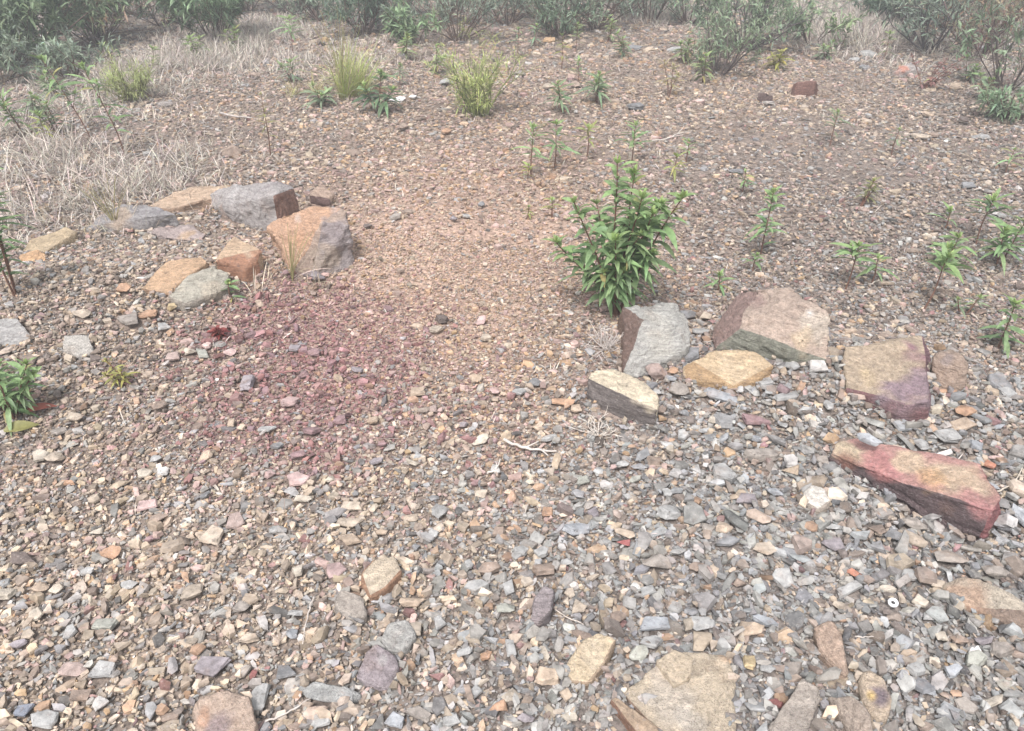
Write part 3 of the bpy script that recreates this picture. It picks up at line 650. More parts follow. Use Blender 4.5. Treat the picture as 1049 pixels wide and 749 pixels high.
def shrub(label, u, v, H, Rr, ns=9, leaf=GGREEN, dens=16, LL=.05, LW=.011, wood=BSTEM, lm=None, lv=3, bare=.3, lean=0, dead=0.0, off=0, name='shrub', cat='shrub', group=None):
    base = at(u, v); bare = bare * .5; H = H * .85; Rr *= 1.6; dens = max(4, int(dens * (1.5 if dens > 12 else 1.25))); ns = int(ns * 1.3)
    if off: base = Vector((base.x * (1 + off / max(base.y, 1)), base.y + off, 0)); base.z = float(ground(base.x, base.y))
    root = empty(name, base); wd = Acc(); fo = Acc(); LP = []; LD = []
    def br(p, d, ln, r, lev):
        m = 5; pts = [p]; dd = np.array(d)
        for i in range(m):
            dd = dd + rng.normal(0, .12, 3) + np.array([0, 0, .05]); dd /= np.linalg.norm(dd); pts.append(pts[-1] + dd * ln / m)
        pts = np.array(pts); tube(wd, pts, np.linspace(r, r * .45, m + 1), np.array(wood) * rng.uniform(.7, 1.3), sides=4 if lev < 2 else 3)
        if lev >= 1:
            k = dens if lev == lv - 1 else dens // 2
            tt = rng.uniform(.15, 1, k) * m
            LP.append(np.stack([np.interp(tt, np.arange(m + 1), pts[:, j]) for j in range(3)], 1)); LD.append(np.repeat(dd[None], k, 0))
        if lev < lv - 1:
            for _ in range(3 if lev == 0 else 2):
                f = rng.uniform(bare + .1, 1); i = int(f * m); nd_ = dd + rng.normal(0, .55, 3); nd_[2] = abs(nd_[2]) * .8 + .15; nd_ /= np.linalg.norm(nd_)
                br(pts[i], nd_, ln * rng.uniform(.45, .7), r * .5, lev + 1)
    for k in range(ns):
        a = rng.uniform(0, 6.283); tl = rng.uniform(.1, 1) * Rr / H * 1.25
        d = np.array([math.cos(a) * tl + lean, math.sin(a) * tl, 1.0]); d /= np.linalg.norm(d)
        br(np.array([math.cos(a) * .05, math.sin(a) * .05, 0.0]), d, H * rng.uniform(.5, 1.0), .0065 * rng.uniform(.6, 1.4), 0)
    wd.build('branches', M_WOOD, root)
    P = np.concatenate(LP); Dd = np.concatenate(LD); n = len(P)
    kp = P[:, 2] > H * bare * .7; P, Dd = P[kp], Dd[kp]; n = len(P)
    Dd = Dd * .6 + rng.normal(0, .6, (n, 3))
    cl = jit(leaf, n, .22); cl = cl * (1 + .35 * vnoise(P[:, 0] * 1 + P[:, 2], P[:, 1], 4, 5))[:, None]
    if dead: m = rng.random(n) < dead; cl[m] = jit((.24, .16, .11), int(m.sum()))
    leaves(fo, P, Dd, LL * 1.3 * rng.uniform(.6, 1.3, n), LW * 1.35, .2, cl * np.array([1.4, 1.38, 1.32]), rows=3)
    fo.build('foliage', M_LEAF, root)
    tag(root, label, cat, group, lm, base + Vector((0, 0, .3)))
    return root

def tussock(label, u, v, hpx, nb, spread, col, lm=None, lw=.004, cat='grass tuft', name='grass_tussock', stalks=0):
    base = at(u, v); D = slant(base); ang = math.atan2(CAMH - base.z, base.y); H = hpx * D / F / math.cos(ang)
    root = empty(name, base); A_ = Acc(); a = rng.uniform(0, 6.283, nb); s = rng.uniform(0, 1, nb) ** .8 * spread
    sub = rng.integers(0, 9, nb); sx = rng.normal(0, .35, 9) * spread * H; sy = rng.normal(0, .3, 9) * spread * H; sl_ = rng.normal(0, .22, (9, 2)) * spread * 2
    P = np.stack([np.cos(a) * rng.uniform(0, .04, nb) + sx[sub], np.sin(a) * rng.uniform(0, .04, nb) + sy[sub], np.zeros(nb)], 1)
    Dv = np.stack([np.cos(a) * s * .8 + sl_[sub, 0], np.sin(a) * s * .8 + sl_[sub, 1], np.ones(nb)], 1)
    c = jit(np.array(col) * 1.15, nb, .22); m = rng.random(nb) < .28; c[m] = jit((.48, .42, .28), int(m.sum()))
    leaves(A_, P, Dv, H * rng.uniform(.25, 1.15, nb) * rng.uniform(.6, 1.1, 9)[sub], lw * .8, s * .6, c, rows=6, fold=.3)
    A_.build('blades', M_LEAF, root)
    if stalks:
        B_ = Acc()
        for k in range(stalks):
            a = random.uniform(0, 6.28); s = random.uniform(.1, .6); t = np.linspace(0, 1, 6)
            tube(B_, np.stack([math.cos(a) * s * H * t ** 1.5, math.sin(a) * s * H * t ** 1.5, H * random.uniform(.9, 1.25) * t], 1), np.linspace(.002, .001, 6), (.40, .36, .18), 3)
        B_.build('flower_stalks', M_STRAW, root)
    tag(root, label, cat, None, lm, base)
    return root

# the big plant and the weeds around it
random.seed(3)
weed('tallest leafy green plant, with several red stems, standing right behind the grey leaning boulder', 630, 324, 150, n=10, spread=.29, LL=.088, LW=.021, per=62, heights=[.92, .80, .84, .74, .78, .6, .55, .66, .45, .7], bare=.14, side=1, lm='the tallest leafy plant', droop=.45, srad=.0045)
LS = 1.6
GREEN = (.24, .34, .17); G2 = 'young weeds scattered over the stony ground'
WEEDS = [
 ('single upright green weed with dense leaves, to the right of the tallest leafy plant', 779, 262, 60, dict(LL=.07, LW=.018, per=44, bare=.05, lm='the dense upright weed')),
 ('tiny bright green weed at the foot of the dense upright weed', 771, 279, 17, dict(LL=.045, LW=.012, per=16)),
 ('low star shaped weed just above the largest boulder', 735, 299, 16, dict(LL=.06, LW=.012, per=18)),
 ('thin weed with a dark stem, above and right of the largest boulder', 866, 297, 42, dict(LL=.085, LW=.02, per=20, bare=.5, lean=(.05, 0), side=1)),
 ('small weed leaning to the right of the thin weed with a bent stem', 893, 290, 24, dict(LL=.065, LW=.014, per=16, bare=.3)),
 ('star topped weed on a long reddish bare stem, above the tan and purple slab', 946, 318, 50, dict(LL=.10, LW=.02, per=22, bare=.6, lean=(.15, 0), lm='the star topped weed')),
 ('low bushy weed behind the star topped weed', 967, 272, 26, dict(LL=.085, LW=.018, per=26, n=2, bare=.1)),
 ('tall dark leaved weed at the back of the right hand weed cluster', 1000, 250, 42, dict(LL=.11, LW=.02, per=26, bare=.45, col=DGREEN)),
 ('slender weed with pale tips near the right edge of the photo', 1022, 272, 45, dict(LL=.085, LW=.018, per=36, n=2, bare=.25)),
 ('weed with narrow upright leaves just above the brown lumpy rock', 1022, 358, 44, dict(LL=.075, LW=.017, per=34, bare=.1)),
 ('faint weed left of the tall dark leaved weed', 968, 235, 18, dict(LL=.07, LW=.014, per=14, bare=.3)),
 ('pale weed with thin stem on the far right, above the right hand weed cluster', 1030, 178, 20, dict(LL=.06, LW=.012, per=16)),
 ('grey green thin weed alone in the stony clearing at the upper right', 850, 150, 28, dict(LL=.07, LW=.010, per=28, col=GGREEN, lm='the lone grey green weed')),
 ('faint grey green weed right of the lone grey green weed', 913, 160, 22, dict(LL=.06, LW=.009, per=20, col=GGREEN)),
 ('small green sprig above the dense upright weed', 760, 199, 18, dict(LL=.045, LW=.012, per=18)),
 ('leafy sprig on a short stem right above the tallest leafy plant', 647, 168, 32, dict(LL=.085, LW=.017, per=26, bare=.3)),
 ('yellowish sprig to the right of the tallest plant top', 690, 182, 18, dict(LL=.06, LW=.012, per=20, col=YG)),
 ('pale low weed behind the tallest plant, on its upper right', 703, 166, 17, dict(LL=.06, LW=.012, per=16)),
 ('leafy seedling, left one of the pair above the tallest plant on the left', 544, 182, 42, dict(LL=.07, LW=.016, per=24, bare=.3, lm='the seedling pair')),
 ('leafy seedling, right one of the pair above the tallest plant on the left', 568, 172, 36, dict(LL=.08, LW=.017, per=26, bare=.3)),
 ('small light green tuft of leaves just below the seedling pair', 541, 185, 12, dict(LL=.05, LW=.012, per=14, col=YG)),
 ('thin yellowish weed between the seedling pair and the leafy sprig', 601, 162, 26, dict(LL=.065, LW=.013, per=22, col=YG)),
 ('bushy grey green weed in the middle distance above the seedling pair', 577, 116, 24, dict(LL=.08, LW=.016, per=26, n=2, col=GGREEN)),
 ('spreading pale green weed at the right of the bushy grey green weed', 611, 106, 25, dict(LL=.09, LW=.016, per=28, n=3, spread=.5, col=GGREEN)),
 ('small green weed on dark soil above the bushy grey green weed', 592, 85, 18, dict(LL=.06, LW=.015, per=18)),
 ('yellow green wispy weed standing below the middle bush', 575, 72, 28, dict(LL=.06, LW=.012, per=30, col=YG)),
 ('wispy straw coloured weed in the open ground right of centre, far back', 685, 100, 28, dict(LL=.06, LW=.008, per=30, col=(.36, .32, .16), tip=(.40, .36, .18), n=3, spread=.4)),
 ('thin stalk with yellow leaves between the yellow green broom and the left boulders', 277, 160, 50, dict(LL=.05, LW=.010, per=26, col=(.30, .28, .12), tip=(.34, .33, .14), bare=.1)),
 ('blue green leafy weed in front of the big yellow green tussock', 386, 116, 32, dict(LL=.09, LW=.024, per=30, n=3, spread=.5, col=(.13, .20, .11), lm='the blue green weed')),
 ('dark green sprig standing in grass left of the big yellow green tussock', 301, 62, 34, dict(LL=.10, LW=.018, per=30, col=GREEN, bare=.4)),
 ('leaning leafy weed in dry grass at the left, right one of the tall pair', 128, 160, 72, dict(LL=.085, LW=.018, per=34, lean=(-.22, 0), bare=.2, side=1)),
 ('leaning leafy weed in dry grass at the left, left one of the tall pair', 92, 140, 62, dict(LL=.085, LW=.018, per=30, lean=(-.38, 0), bare=.3, side=1, lm='the tall weeds in dry grass')),
 ('short leafy weed at the far left, left of the tall pair in dry grass', 25, 138, 32, dict(LL=.09, LW=.018, per=26, n=2, spread=.4)),
 ('low pale weed between the tall pair in dry grass', 60, 138, 30, dict(LL=.07, LW=.016, per=26, n=3, spread=.6, col=GGREEN)),
 ('short weed with brown lower leaves in dry grass, left of the tall pair', 48, 146, 22, dict(LL=.07, LW=.016, per=18, col=YG)),
 ('big leafy plant cut by the left edge above the flat blue grey stone', 14, 302, 128, dict(lean=(.03, 0), LL=.07, LW=.018, per=48, n=3, spread=.12, bare=.1, lm='the leafy plant at the left edge')),
 ('low bushy plant with red dying lower leaves at the left edge', 14, 428, 66, dict(LL=.054, LW=.014, per=36, n=7, spread=.75, bare=.05, droop=.5, lm='the low bushy plant at the left edge')),
 ('small green rosette beside the grey green slab, among the left stones', 236, 306, 16, dict(LL=.04, LW=.014, per=18, bare=0)),
 ('small weed with scarlet red leaves, below the green rosette on the left', 229, 345, 11, dict(LL=.026, LW=.014, per=20, n=2, spread=.6, col=(.26, .07, .06), tip=(.30, .10, .09), bare=0, lm='the red leaved weed')),
 ('tiny yellow green plant in gravel at the left, below the cracked grey square stone', 130, 392, 18, dict(LL=.035, LW=.008, per=22, n=3, spread=.8, col=(.32, .31, .10), tip=(.38, .36, .14), lm='the tiny yellow plant')),
 ('tiny pale sprout in the gravel left below the tallest leafy plant', 565, 224, 18, dict(LL=.05, LW=.009, per=14, col=YG)),
 ('tiny yellow sprout to the right of the far seedlings, in reddish gravel', 541, 225, 12, dict(LL=.04, LW=.008, per=12, col=YG)),
 ('small pale weed left of the weed cluster at the right, among twigs', 880, 213, 26, dict(LL=.05, LW=.009, per=24, n=3, spread=.6, col=(.24, .24, .12), tip=YG)),
 ('thin twiggy weed just below the star topped weed', 986, 322, 18, dict(LL=.045, LW=.008, per=16, col=GGREEN, n=2, spread=.5)),
 ('green sprig under the middle bush at the top', 800, 28, 24, dict(LL=.09, LW=.02, per=26, n=2)),
 ('young weed with yellow leaves below the middle bush', 795, 72, 16, dict(LL=.08, LW=.02, per=22, n=3, spread=.7, col=(.34, .34, .10), tip=(.4, .4, .15))),
]
for (lab, u, v, h, kw) in WEEDS:
    LS = 2.0 if v < 200 else 1.65
    weed(lab, u, v, h * (1.15 if v < 200 else 1), group=G2 if 'left edge' not in lab else None, **kw)

r5 = random.Random(11); SPR = []
for (u, v) in [(205, 62), (240, 54), (60, 100), (160, 72), (415, 62), (445, 76), (530, 60), (548, 48), (590, 52), (622, 44), (700, 64), (720, 84), (845, 62), (860, 50), (905, 62), (990, 84), (1008, 104), (300, 84), (410, 88), (640, 60), (330, 108), (35, 118)]:
    LS = 1.9
    wsp = weed('small grey green sprig on the dry ground below the far bushes', u, v, r5.uniform(16, 30), n=r5.choice([1, 2, 3]), spread=.45, LL=r5.uniform(.055, .085), LW=.017, per=24, col=GGREEN if r5.random() < .5 else (.24, .29, .14), bare=.15, group='small sprigs below the far bushes'); SPR.append([wsp, 'grey green', 'thin', u, v, 20])
tussock('large yellow green grass tussock in the upper left centre', 352, 98, 68, 560, .75, (.35, .40, .14), 'the yellow green tussock', .006, stalks=26)
BROOM = []
tussock('low pale grass clump just left of the yellow green tussock', 318, 98, 28, 160, .9, (.36, .34, .16), None, .005)
def twigs(label, u, v, rad, hgt, n, col=(.60, .55, .50)):
    base = at(u, v, .012); root = empty('dry_plant', base); ac = Acc()
    for k in range(n):
        a = random.uniform(0, 6.283); p = np.array([math.cos(a), math.sin(a), 0]) * random.uniform(0, rad * .3); d = np.array([math.cos(a) * .9, math.sin(a) * .9, random.uniform(.2, 1.3)])
        d /= np.linalg.norm(d); ln = random.uniform(.5, 1.1) * max(rad, hgt)
        def go(p, d, ln, r, lv):
            pts = [p]; q = d.copy()
            for _ in range(5):
                q = q + rng.normal(0, .28, 3); q /= np.linalg.norm(q); w_ = pts[-1] + q * ln / 5; w_[2] = min(max(w_[2], .004), hgt); pts.append(w_)
            tube(ac, pts, np.linspace(r, r * .4, 6), np.array(col) * rng.uniform(.8, 1.1), 4)
            if lv:
                for _ in range(2): go(pts[random.randrange(2, 5)], q + rng.normal(0, .8, 3), ln * .5, r * .65, lv - 1)
        go(p, d, ln, .0018, 1)
    ac.build('twigs', M_WOOD, root); tag(root, label, 'dry plant')
twigs('small tuft of dry pale twigs in front of the grey leaning boulder', 620, 358, .09, .10, 34, (.50, .45, .41))
twigs('tangled dry white twigs in the gravel just below the pale yellow block', 613, 446, .09, .06, 20, (.62, .56, .49))
tussock('tuft of dry straw between the orange brown block and the boulders on the left', 300, 288, 42, 70, 1.0, (.52, .45, .34), None, .004, stalks=14, cat='dry plant', name='dry_plant')
tussock('spray of dry straw in front of the dark grey weathered rock', 120, 236, 45, 80, 1.1, (.52, .45, .36), None, .004, stalks=16, cat='dry plant', name='dry_plant')

GS = (.18, .23, .15); GB = (.17, .215, .17)
shrub('dense dark leafy bush filling the upper left corner', 25, 62, 1.05, .75, 20, (.125, .17, .10), 20, .075, .019, bare=.22, lm='the dense upper left bush')
shrub('second leafy bush beside the dense one in the upper left, with brown stems', 105, 38, 1.15, .7, 16, (.13, .175, .10), 15, .07, .017, dead=.15)
shrub('bare stemmed bush between the upper left bushes, with sparse leaves', 100, 46, .85, .5, 12, (.15, .18, .10), 5, .06, .014, bare=.35, dead=.3)
shrub('slim upright bush with feathery green leaves at the top, left of the tussock', 222, 42, .8, .45, 13, (.14, .20, .12), 17, .08, .014, bare=.3)
shrub('dark twiggy bush at the top edge between the slim bush and the tussock', 165, 26, 1.0, .6, 12, (.11, .15, .10), 10, .06, .014)
shrub('low sprawling twiggy bush at the top edge above the yellow green tussock', 300, 14, .8, .8, 14, GB, 9, .05, .010, wood=(.13, .11, .10))
shrub('grey green bush behind the yellow green tussock', 372, 36, .85, .6, 15, (.13, .18, .13), 14, .06, .012)
shrub('small leafy sapling between the tussock and the broom clump', 425, 45, .42, .25, 5, (.15, .21, .12), 14, .07, .016, bare=.2)
shrub('thin stemmed bush behind the wispy broom clump', 470, 42, .9, .55, 14, GB, 9, .055, .010, bare=.35)
shrub('wide twiggy bush right of the broom clump at the top edge', 520, 26, .9, .6, 14, GB, 11, .055, .010, bare=.35)
shrub('low grey green bush in front of the wide twiggy bushes at the top', 575, 36, .65, .5, 14, (.14, .19, .13), 12, .05, .011)
shrub('leaning bush with a dark fan of stems at the top centre', 610, 30, .95, .55, 14, GB, 12, .055, .010, bare=.35, lean=.35)
shrub('small bush with dark upright stems at the top edge, right of centre', 667, 24, .9, .4, 9, GB, 12, .06, .011, bare=.4)
shrub('middle bush with a fan of many bare grey stems', 764, 52, .95, .75, 22, (.15, .205, .13), 10, .06, .011, wood=(.15, .13, .13), bare=.38, lm='the middle bush')
shrub('lower twiggy part bush in front of the middle bush on the left', 736, 76, .6, .4, 12, (.155, .20, .13), 8, .05, .010, wood=(.17, .14, .13), bare=.25)
shrub('thin leafy bush between the middle bush and the straw patch', 830, 45, .5, .25, 5, (.16, .21, .12), 9, .06, .014, bare=.3)
shrub('bush with blackish stems at the upper right, standing behind the red seedlings', 952, 54, 1.0, .6, 14, GB, 10, .06, .011, wood=(.09, .08, .08), bare=.4, lm='the blackish stemmed bush')
shrub('dark low bush at the top edge in the straw, upper right', 905, 20, .6, .7, 16, (.10, .145, .10), 14, .06, .012, bare=.1)
shrub('reddish twiggy bush at the right of the blackish stemmed bush', 1000, 58, .95, .6, 16, (.17, .17, .12), 8, .05, .012, wood=(.17, .11, .10), dead=.45, bare=.25)
shrub('green leaved bush on crooked dark stems at the right edge', 1030, 92, .75, .4, 8, (.13, .18, .11), 5, .065, .014, wood=(.10, .08, .07), bare=.35)
shrub('low feathery green bush in dark litter at the right edge', 1034, 122, .34, .28, 8, (.15, .21, .13), 6, .06, .012, bare=.1)
shrub('leafy bush cut by the upper right corner', 1066, 40, 1.1, .5, 11, (.13, .18, .10), 9, .065, .015)
shrub('rounded wispy yellow green broom clump, right of the grass tussock', 492, 118, .52, .11, 13, (.27, .31, .12), 9, .06, .004, wood=(.20, .22, .10), bare=.0, lm='the wispy broom clump', name='broom_clump')
shrub('olive green broom clump in dry grass at the upper left', 137, 102, .36, .18, 12, (.22, .25, .11), 7, .055, .005, wood=(.18, .18, .09), bare=.0, lm='the olive broom clump', name='broom_clump')
MORE = [(140, 16, .9, .7, 12, 'bushy shrub at the top edge, behind the second upper left bush'), (255, 10, .8, .7, 12, 'grey green shrub at the top edge, right of the slim upright bush'), (330, 22, .6, .6, 9, 'low twiggy shrub behind the yellow green tussock on its left'),
 (410, 14, .8, .7, 12, 'leafy shrub at the top edge behind the small leafy sapling'), (450, 24, .6, .6, 9, 'low loose shrub just above the wispy broom clump'), (552, 18, .7, .6, 12, 'rounded shrub at the top edge left of the leaning bush'),
 (640, 14, .7, .6, 10, 'low shrub at the top edge right of the leaning bush'), (705, 24, .7, .5, 9, 'loose shrub at the top edge, left of the middle bush'), (930, 26, .8, .6, 12, 'grey green shrub behind the blackish stemmed bush on its left'), (985, 34, .8, .6, 11, 'tangled shrub behind the blackish stemmed bush on its right'), (72, 80, .45, .4, 7, 'low dry twiggy shrub in grass below the dense upper left bush'), (0, 84, .5, .5, 9, 'low dark shrub cut by the left edge below the dense bush')]
for (u, v, H_, R_, n_, lab) in MORE: shrub(lab, u, v, H_, R_, n_, (.17, .21, .16), 11, .06, .012, bare=.2)
for k, (u, v, off, lab) in enumerate([(60, 8, 2.0, 'tall bush far behind the upper left bushes'), (350, 8, 1.8, 'tall bush far behind the tussock'), (640, 6, 2.0, 'tall bush far behind at top centre'), (980, 8, 1.6, 'tall bush far behind at the upper right'), (760, 4, 1.5, 'far bush above the middle bush'), (200, 6, 1.4, 'far bush above the slim upright bush'), (480, 4, 1.4, 'far bush above the broom clump')]):
    shrub(lab, u, v, 1.1, .9, 14, GB, 14, .065, .014, off=off)
# low weed with red autumn leaves under the blackish stemmed bush
weed('patch forming weed with dull red leaves, below the blackish stemmed bush', 945, 92, 34, n=6, spread=1.0, LL=.035, LW=.014, per=30, col=(.27, .15, .13), tip=(.30, .18, .15), bare=.0, lm='the red seedlings')

# dead red leaves of the bushy plant at the left edge
for (u, v, lab) in ((24, 423, 'large dead red leaf under the low bushy plant at the left edge'), (4, 442, 'green yellow fallen leaf at the left edge below the bushy plant')):
    A_ = Acc(); p = at(u, v, .02); leaves(A_, [(0, 0, 0)], [(.6, .3, .1)], .10, .045, .2, [(.30, .10, .07)] if v < 430 else [(.25, .24, .09)], rows=7)
    o = A_.build('fallen_leaf', M_LEAF); o.location = p; tag(o, lab, 'leaf')

# white plastic ring
def ring():
    bm = bmesh.new(); n, m = 28, 10
    vs = [[bm.verts.new(((.0085 + .0038 * math.cos(b)) * math.cos(a), (.0085 + .0038 * math.cos(b)) * math.sin(a), .0042 * max(-.8, min(.8, math.sin(b) * 1.3))))
           for b in [j * 6.2832 / m for j in range(m)]] for a in [i * 6.2832 / n for i in range(n)]]
    for i in range(n):
        for j in range(m):
            bm.faces.new((vs[i][j], vs[(i + 1) % n][j], vs[(i + 1) % n][(j + 1) % m], vs[i][(j + 1) % m]))
    me = bpy.data.meshes.new('plastic_ring'); bm.to_mesh(me); bm.free(); me.shade_smooth()
    mt = bpy.data.materials.new('white_plastic'); mt.use_nodes = True; b = mt.node_tree.nodes['Principled BSDF']
    nz = mt.node_tree.nodes.new('ShaderNodeTexNoise'); nz.inputs['Scale'].default_value = 120
    rp = mt.node_tree.nodes.new('ShaderNodeValToRGB'); rp.color_ramp.elements[0].color = (.68, .66, .64, 1); rp.color_ramp.elements[1].color = (.84, .84, .85, 1)
    mt.node_tree.links.new(nz.outputs['Fac'], rp.inputs[0]); mt.node_tree.links.new(rp.outputs[0], b.inputs['Base Color']); b.inputs['Roughness'].default_value = .4
    me.materials.append(mt); o = bpy.data.objects.new('plastic_ring', me); COL.objects.link(o)
    p = at(912, 625); p.z = float(ground(p.x, p.y)) + .027; o.location = p; FOOT.append((np.array([[p.x + .035 * math.cos(t), p.y + .03 * math.sin(t)] for t in np.arange(0, 6.28, .7)]), np.array([p.x, p.y]))); o.rotation_euler = (R(14), R(-8), 0)
    tag(o, 'small white plastic ring lying in the grey gravel at the lower right', 'ring', lm='the white plastic ring')
ring()

# dead sticks lying on the gravel
def stick(label, p0, p1, r, col, bend=.05, forks=1, dz=.02, name='dry_stick'):
    a = at(*p0, dz); b = at(*p1, dz); b0 = a.copy(); n = 12; t = np.linspace(0, 1, n)
    A3, B3 = np.array(a), np.array(b); d = B3 - A3; L_ = np.linalg.norm(d); pr = np.cross(d, [0, 0, 1]); pr /= np.linalg.norm(pr)
    pts = A3 + np.outer(t, d) + np.outer(np.sin(t * 3.1) * bend * L_ + rng.normal(0, .008, n) * L_, pr)
    pts[:, 2] = ground(pts[:, 0], pts[:, 1]) + .016 + r + rng.uniform(0, .006, n)
    ac = Acc(); tube(ac, pts, np.linspace(r, r * .5, n) * rng.uniform(.85, 1.15, n), col, 6)
    for _ in range(forks):
        i = random.randrange(4, 9); q = pts[i] + np.outer(np.linspace(0, 1, 5), (d / L_ * .6 + pr * random.choice([-.6, .6]) + np.array([0, 0, .15])) * L_ * .3)
        tube(ac, q, np.linspace(r * .6, r * .25, 5), col, 5)
    o = ac.build(name, M_WOOD, base=b0); o.location = b0; tag(o, label, 'stick')
W_ = (.52, .47, .42); BR = (.22, .16, .13)
stick('pale branching dead stick left of the pale yellow block, on the gravel', (516, 452), (570, 463), .006, W_, .08, 2)
stick('thin dark stick lying above the pale branching stick, near the path', (526, 368), (560, 370), .0035, BR, .02, 0)
stick('thin pale root curving over gravel in the lower centre', (555, 598), (598, 640), .0022, (.50, .44, .38), .18, 0)
stick('short straight straw piece near the wedge at the lower right', (876, 652), (898, 653), .002, W_, .02, 0)
stick('thin straw across the gravel at the bottom left of centre', (272, 740), (318, 716), .0025, W_, .04, 0)
stick('thin upright looking straw stem lying in the lower left gravel', (322, 612), (310, 660), .002, W_, .03, 0)
stick('pale forked twig at the upper right of the tallest plant', (668, 205), (686, 216), .005, W_, .1, 1)
stick('pale twig lying behind the tallest plant, near the leafy sprig', (668, 145), (700, 130), .005, W_, .12, 2)
stick('long grey dead branch lying under the left bushes, on litter', (226, 117), (258, 122), .009, (.40, .36, .33), .08, 1)
stick('pinkish red thin stick in the purple gravel', (280, 383), (308, 380), .005, (.30, .16, .15), .03, 0)
stick('thin brown stalk in gravel on the left, below the tiny yellow plant', (190, 462), (202, 446), .003, (.3, .27, .24), .03, 1)
stick('white curled twig beside the off white chips below the path', (499, 486), (512, 470), .0035, (.60, .56, .50), .15, 1)
stick('straw stem standing out of gravel between long red slab and right edge', (1020, 505), (1046, 480), .003, (.45, .4, .33), .1, 1)

# white crumbs beside the blue green weed
for k, (u, v, lab) in enumerate([(410, 101, 'largest of three white chips by the blue green weed'), (402, 102, 'middle of three white chips by the blue green weed'), (423, 99, 'rightmost of three white chips by the blue green weed')]):
    o = bpy.data.objects.new('stone', HP['chunk'][k]); COL.objects.link(o); p = at(u, v, .02); o.location = p; s = (.07, .05, .05)[k]
    o.scale = (s * 1.3, s, s * .6); o.color = (.78, .76, .74, 1); tag(o, lab, 'stone', 'white chips by the weed')

# labels of the loose stones: colour, form, nearest landmark and side, then rank if some still agree
def dirword(du, dv):
    if abs(du) > abs(dv) * 1.4: return 'right of' if du > 0 else 'left of'
    if abs(dv) > abs(du) * 1.4: return 'below' if dv > 0 else 'above'
    return ('lower ' if dv > 0 else 'upper ') + ('right of' if du > 0 else 'left of')
groups = {}
for s in SO + SPR:
    best = sorted(LANDMARKS, key=lambda l: (l[1] - s[3]) ** 2 + ((l[2] - s[4]) * 1.3) ** 2)[0]
    dist = math.hypot(best[1] - s[3], best[2] - s[4]); size = 'small ' if s[5] < 15 else ('large ' if s[5] > 27 else '')
    key = f"{size}{s[2]} {s[1]} {'sprig' if s[0].type == 'EMPTY' else 'stone'} {'just ' if dist < 45 else ''}{dirword(s[3] - best[1], s[4] - best[2])} {best[0]}"
    groups.setdefault(key, []).append(s)
ORD = ['first', 'second', 'third', 'fourth', 'fifth', 'sixth', 'seventh', 'eighth']
for key, L_ in groups.items():
    L_.sort(key=lambda q: q[3])
    for i, s in enumerate(L_):
        n = len(L_); suf = ''
        if n == 2: suf = ', left one' if i == 0 else ', right one'
        elif n > 2: suf = f", {ORD[min(i, 7)]} from the left"
        s[0]['label'] = key + suf; 
        if s[0].type != 'EMPTY': s[0]['category'] = 'stone'; s[0]['group'] = 'loose stones lying on the gravel'

# ------------------------------------------------------------------ gravel (uncountable): one mesh
def scatter(y0, y1, cell, side=1.2, jitter=.95):
    ys = np.arange(y0, y1, cell); pts = []
    for y in ys:
        half = .665 * math.hypot(y, CAMH) * 1.03 + side
        n = int(2 * half / cell); x = (np.arange(n) + .5) * cell - half
        pts.append(np.stack([x, np.full(n, y)], 1))
    P = np.concatenate(pts); P += rng.uniform(-.5, .5, P.shape) * cell * jitter * 2
    return P
def inside_foot(P, k=.86):
    m = np.zeros(len(P), bool)
    for xs, c in FOOT:
        r = np.abs(xs - c).max() * 1.5; near = np.where((np.abs(P[:, 0] - c[0]) < r) & (np.abs(P[:, 1] - c[1]) < r))[0]
        if len(near) == 0: continue
        a = np.arctan2(xs[:, 1] - c[1], xs[:, 0] - c[0]); rr = np.hypot(xs[:, 0] - c[0], xs[:, 1] - c[1]); o_ = np.argsort(a); a, rr = a[o_], rr[o_]
        q = P[near] - c; aa = np.arctan2(q[:, 1], q[:, 0]); ri = np.interp(aa, np.concatenate([a - 6.2832, a, a + 6.2832]), np.tile(rr, 3))
        m[near[np.hypot(q[:, 0], q[:, 1]) < ri * k]] = True
    return m
def lo_protos():
    out = []
    for i in range(36):
        r_ = random.Random(900 + i); kind = ['shard', 'shard', 'chunk', 'shard', 'wedge', 'shard'][i % 6]; bm = proto_hull(kind, r_, False)
        bmesh.ops.dissolve_limit(bm, angle_limit=R(14), verts=bm.verts, edges=bm.edges); bmesh.ops.triangulate(bm, faces=bm.faces)
        bm.verts.ensure_lookup_table(); V = np.array([v.co[:] for v in bm.verts]); Fq = np.array([[v.index for v in f.verts] for f in bm.faces]); bm.free()
        out.append((V, Fq, kind))
    return out
LO = lo_protos()
GV, GF, GC = [], [], []; gn = 0
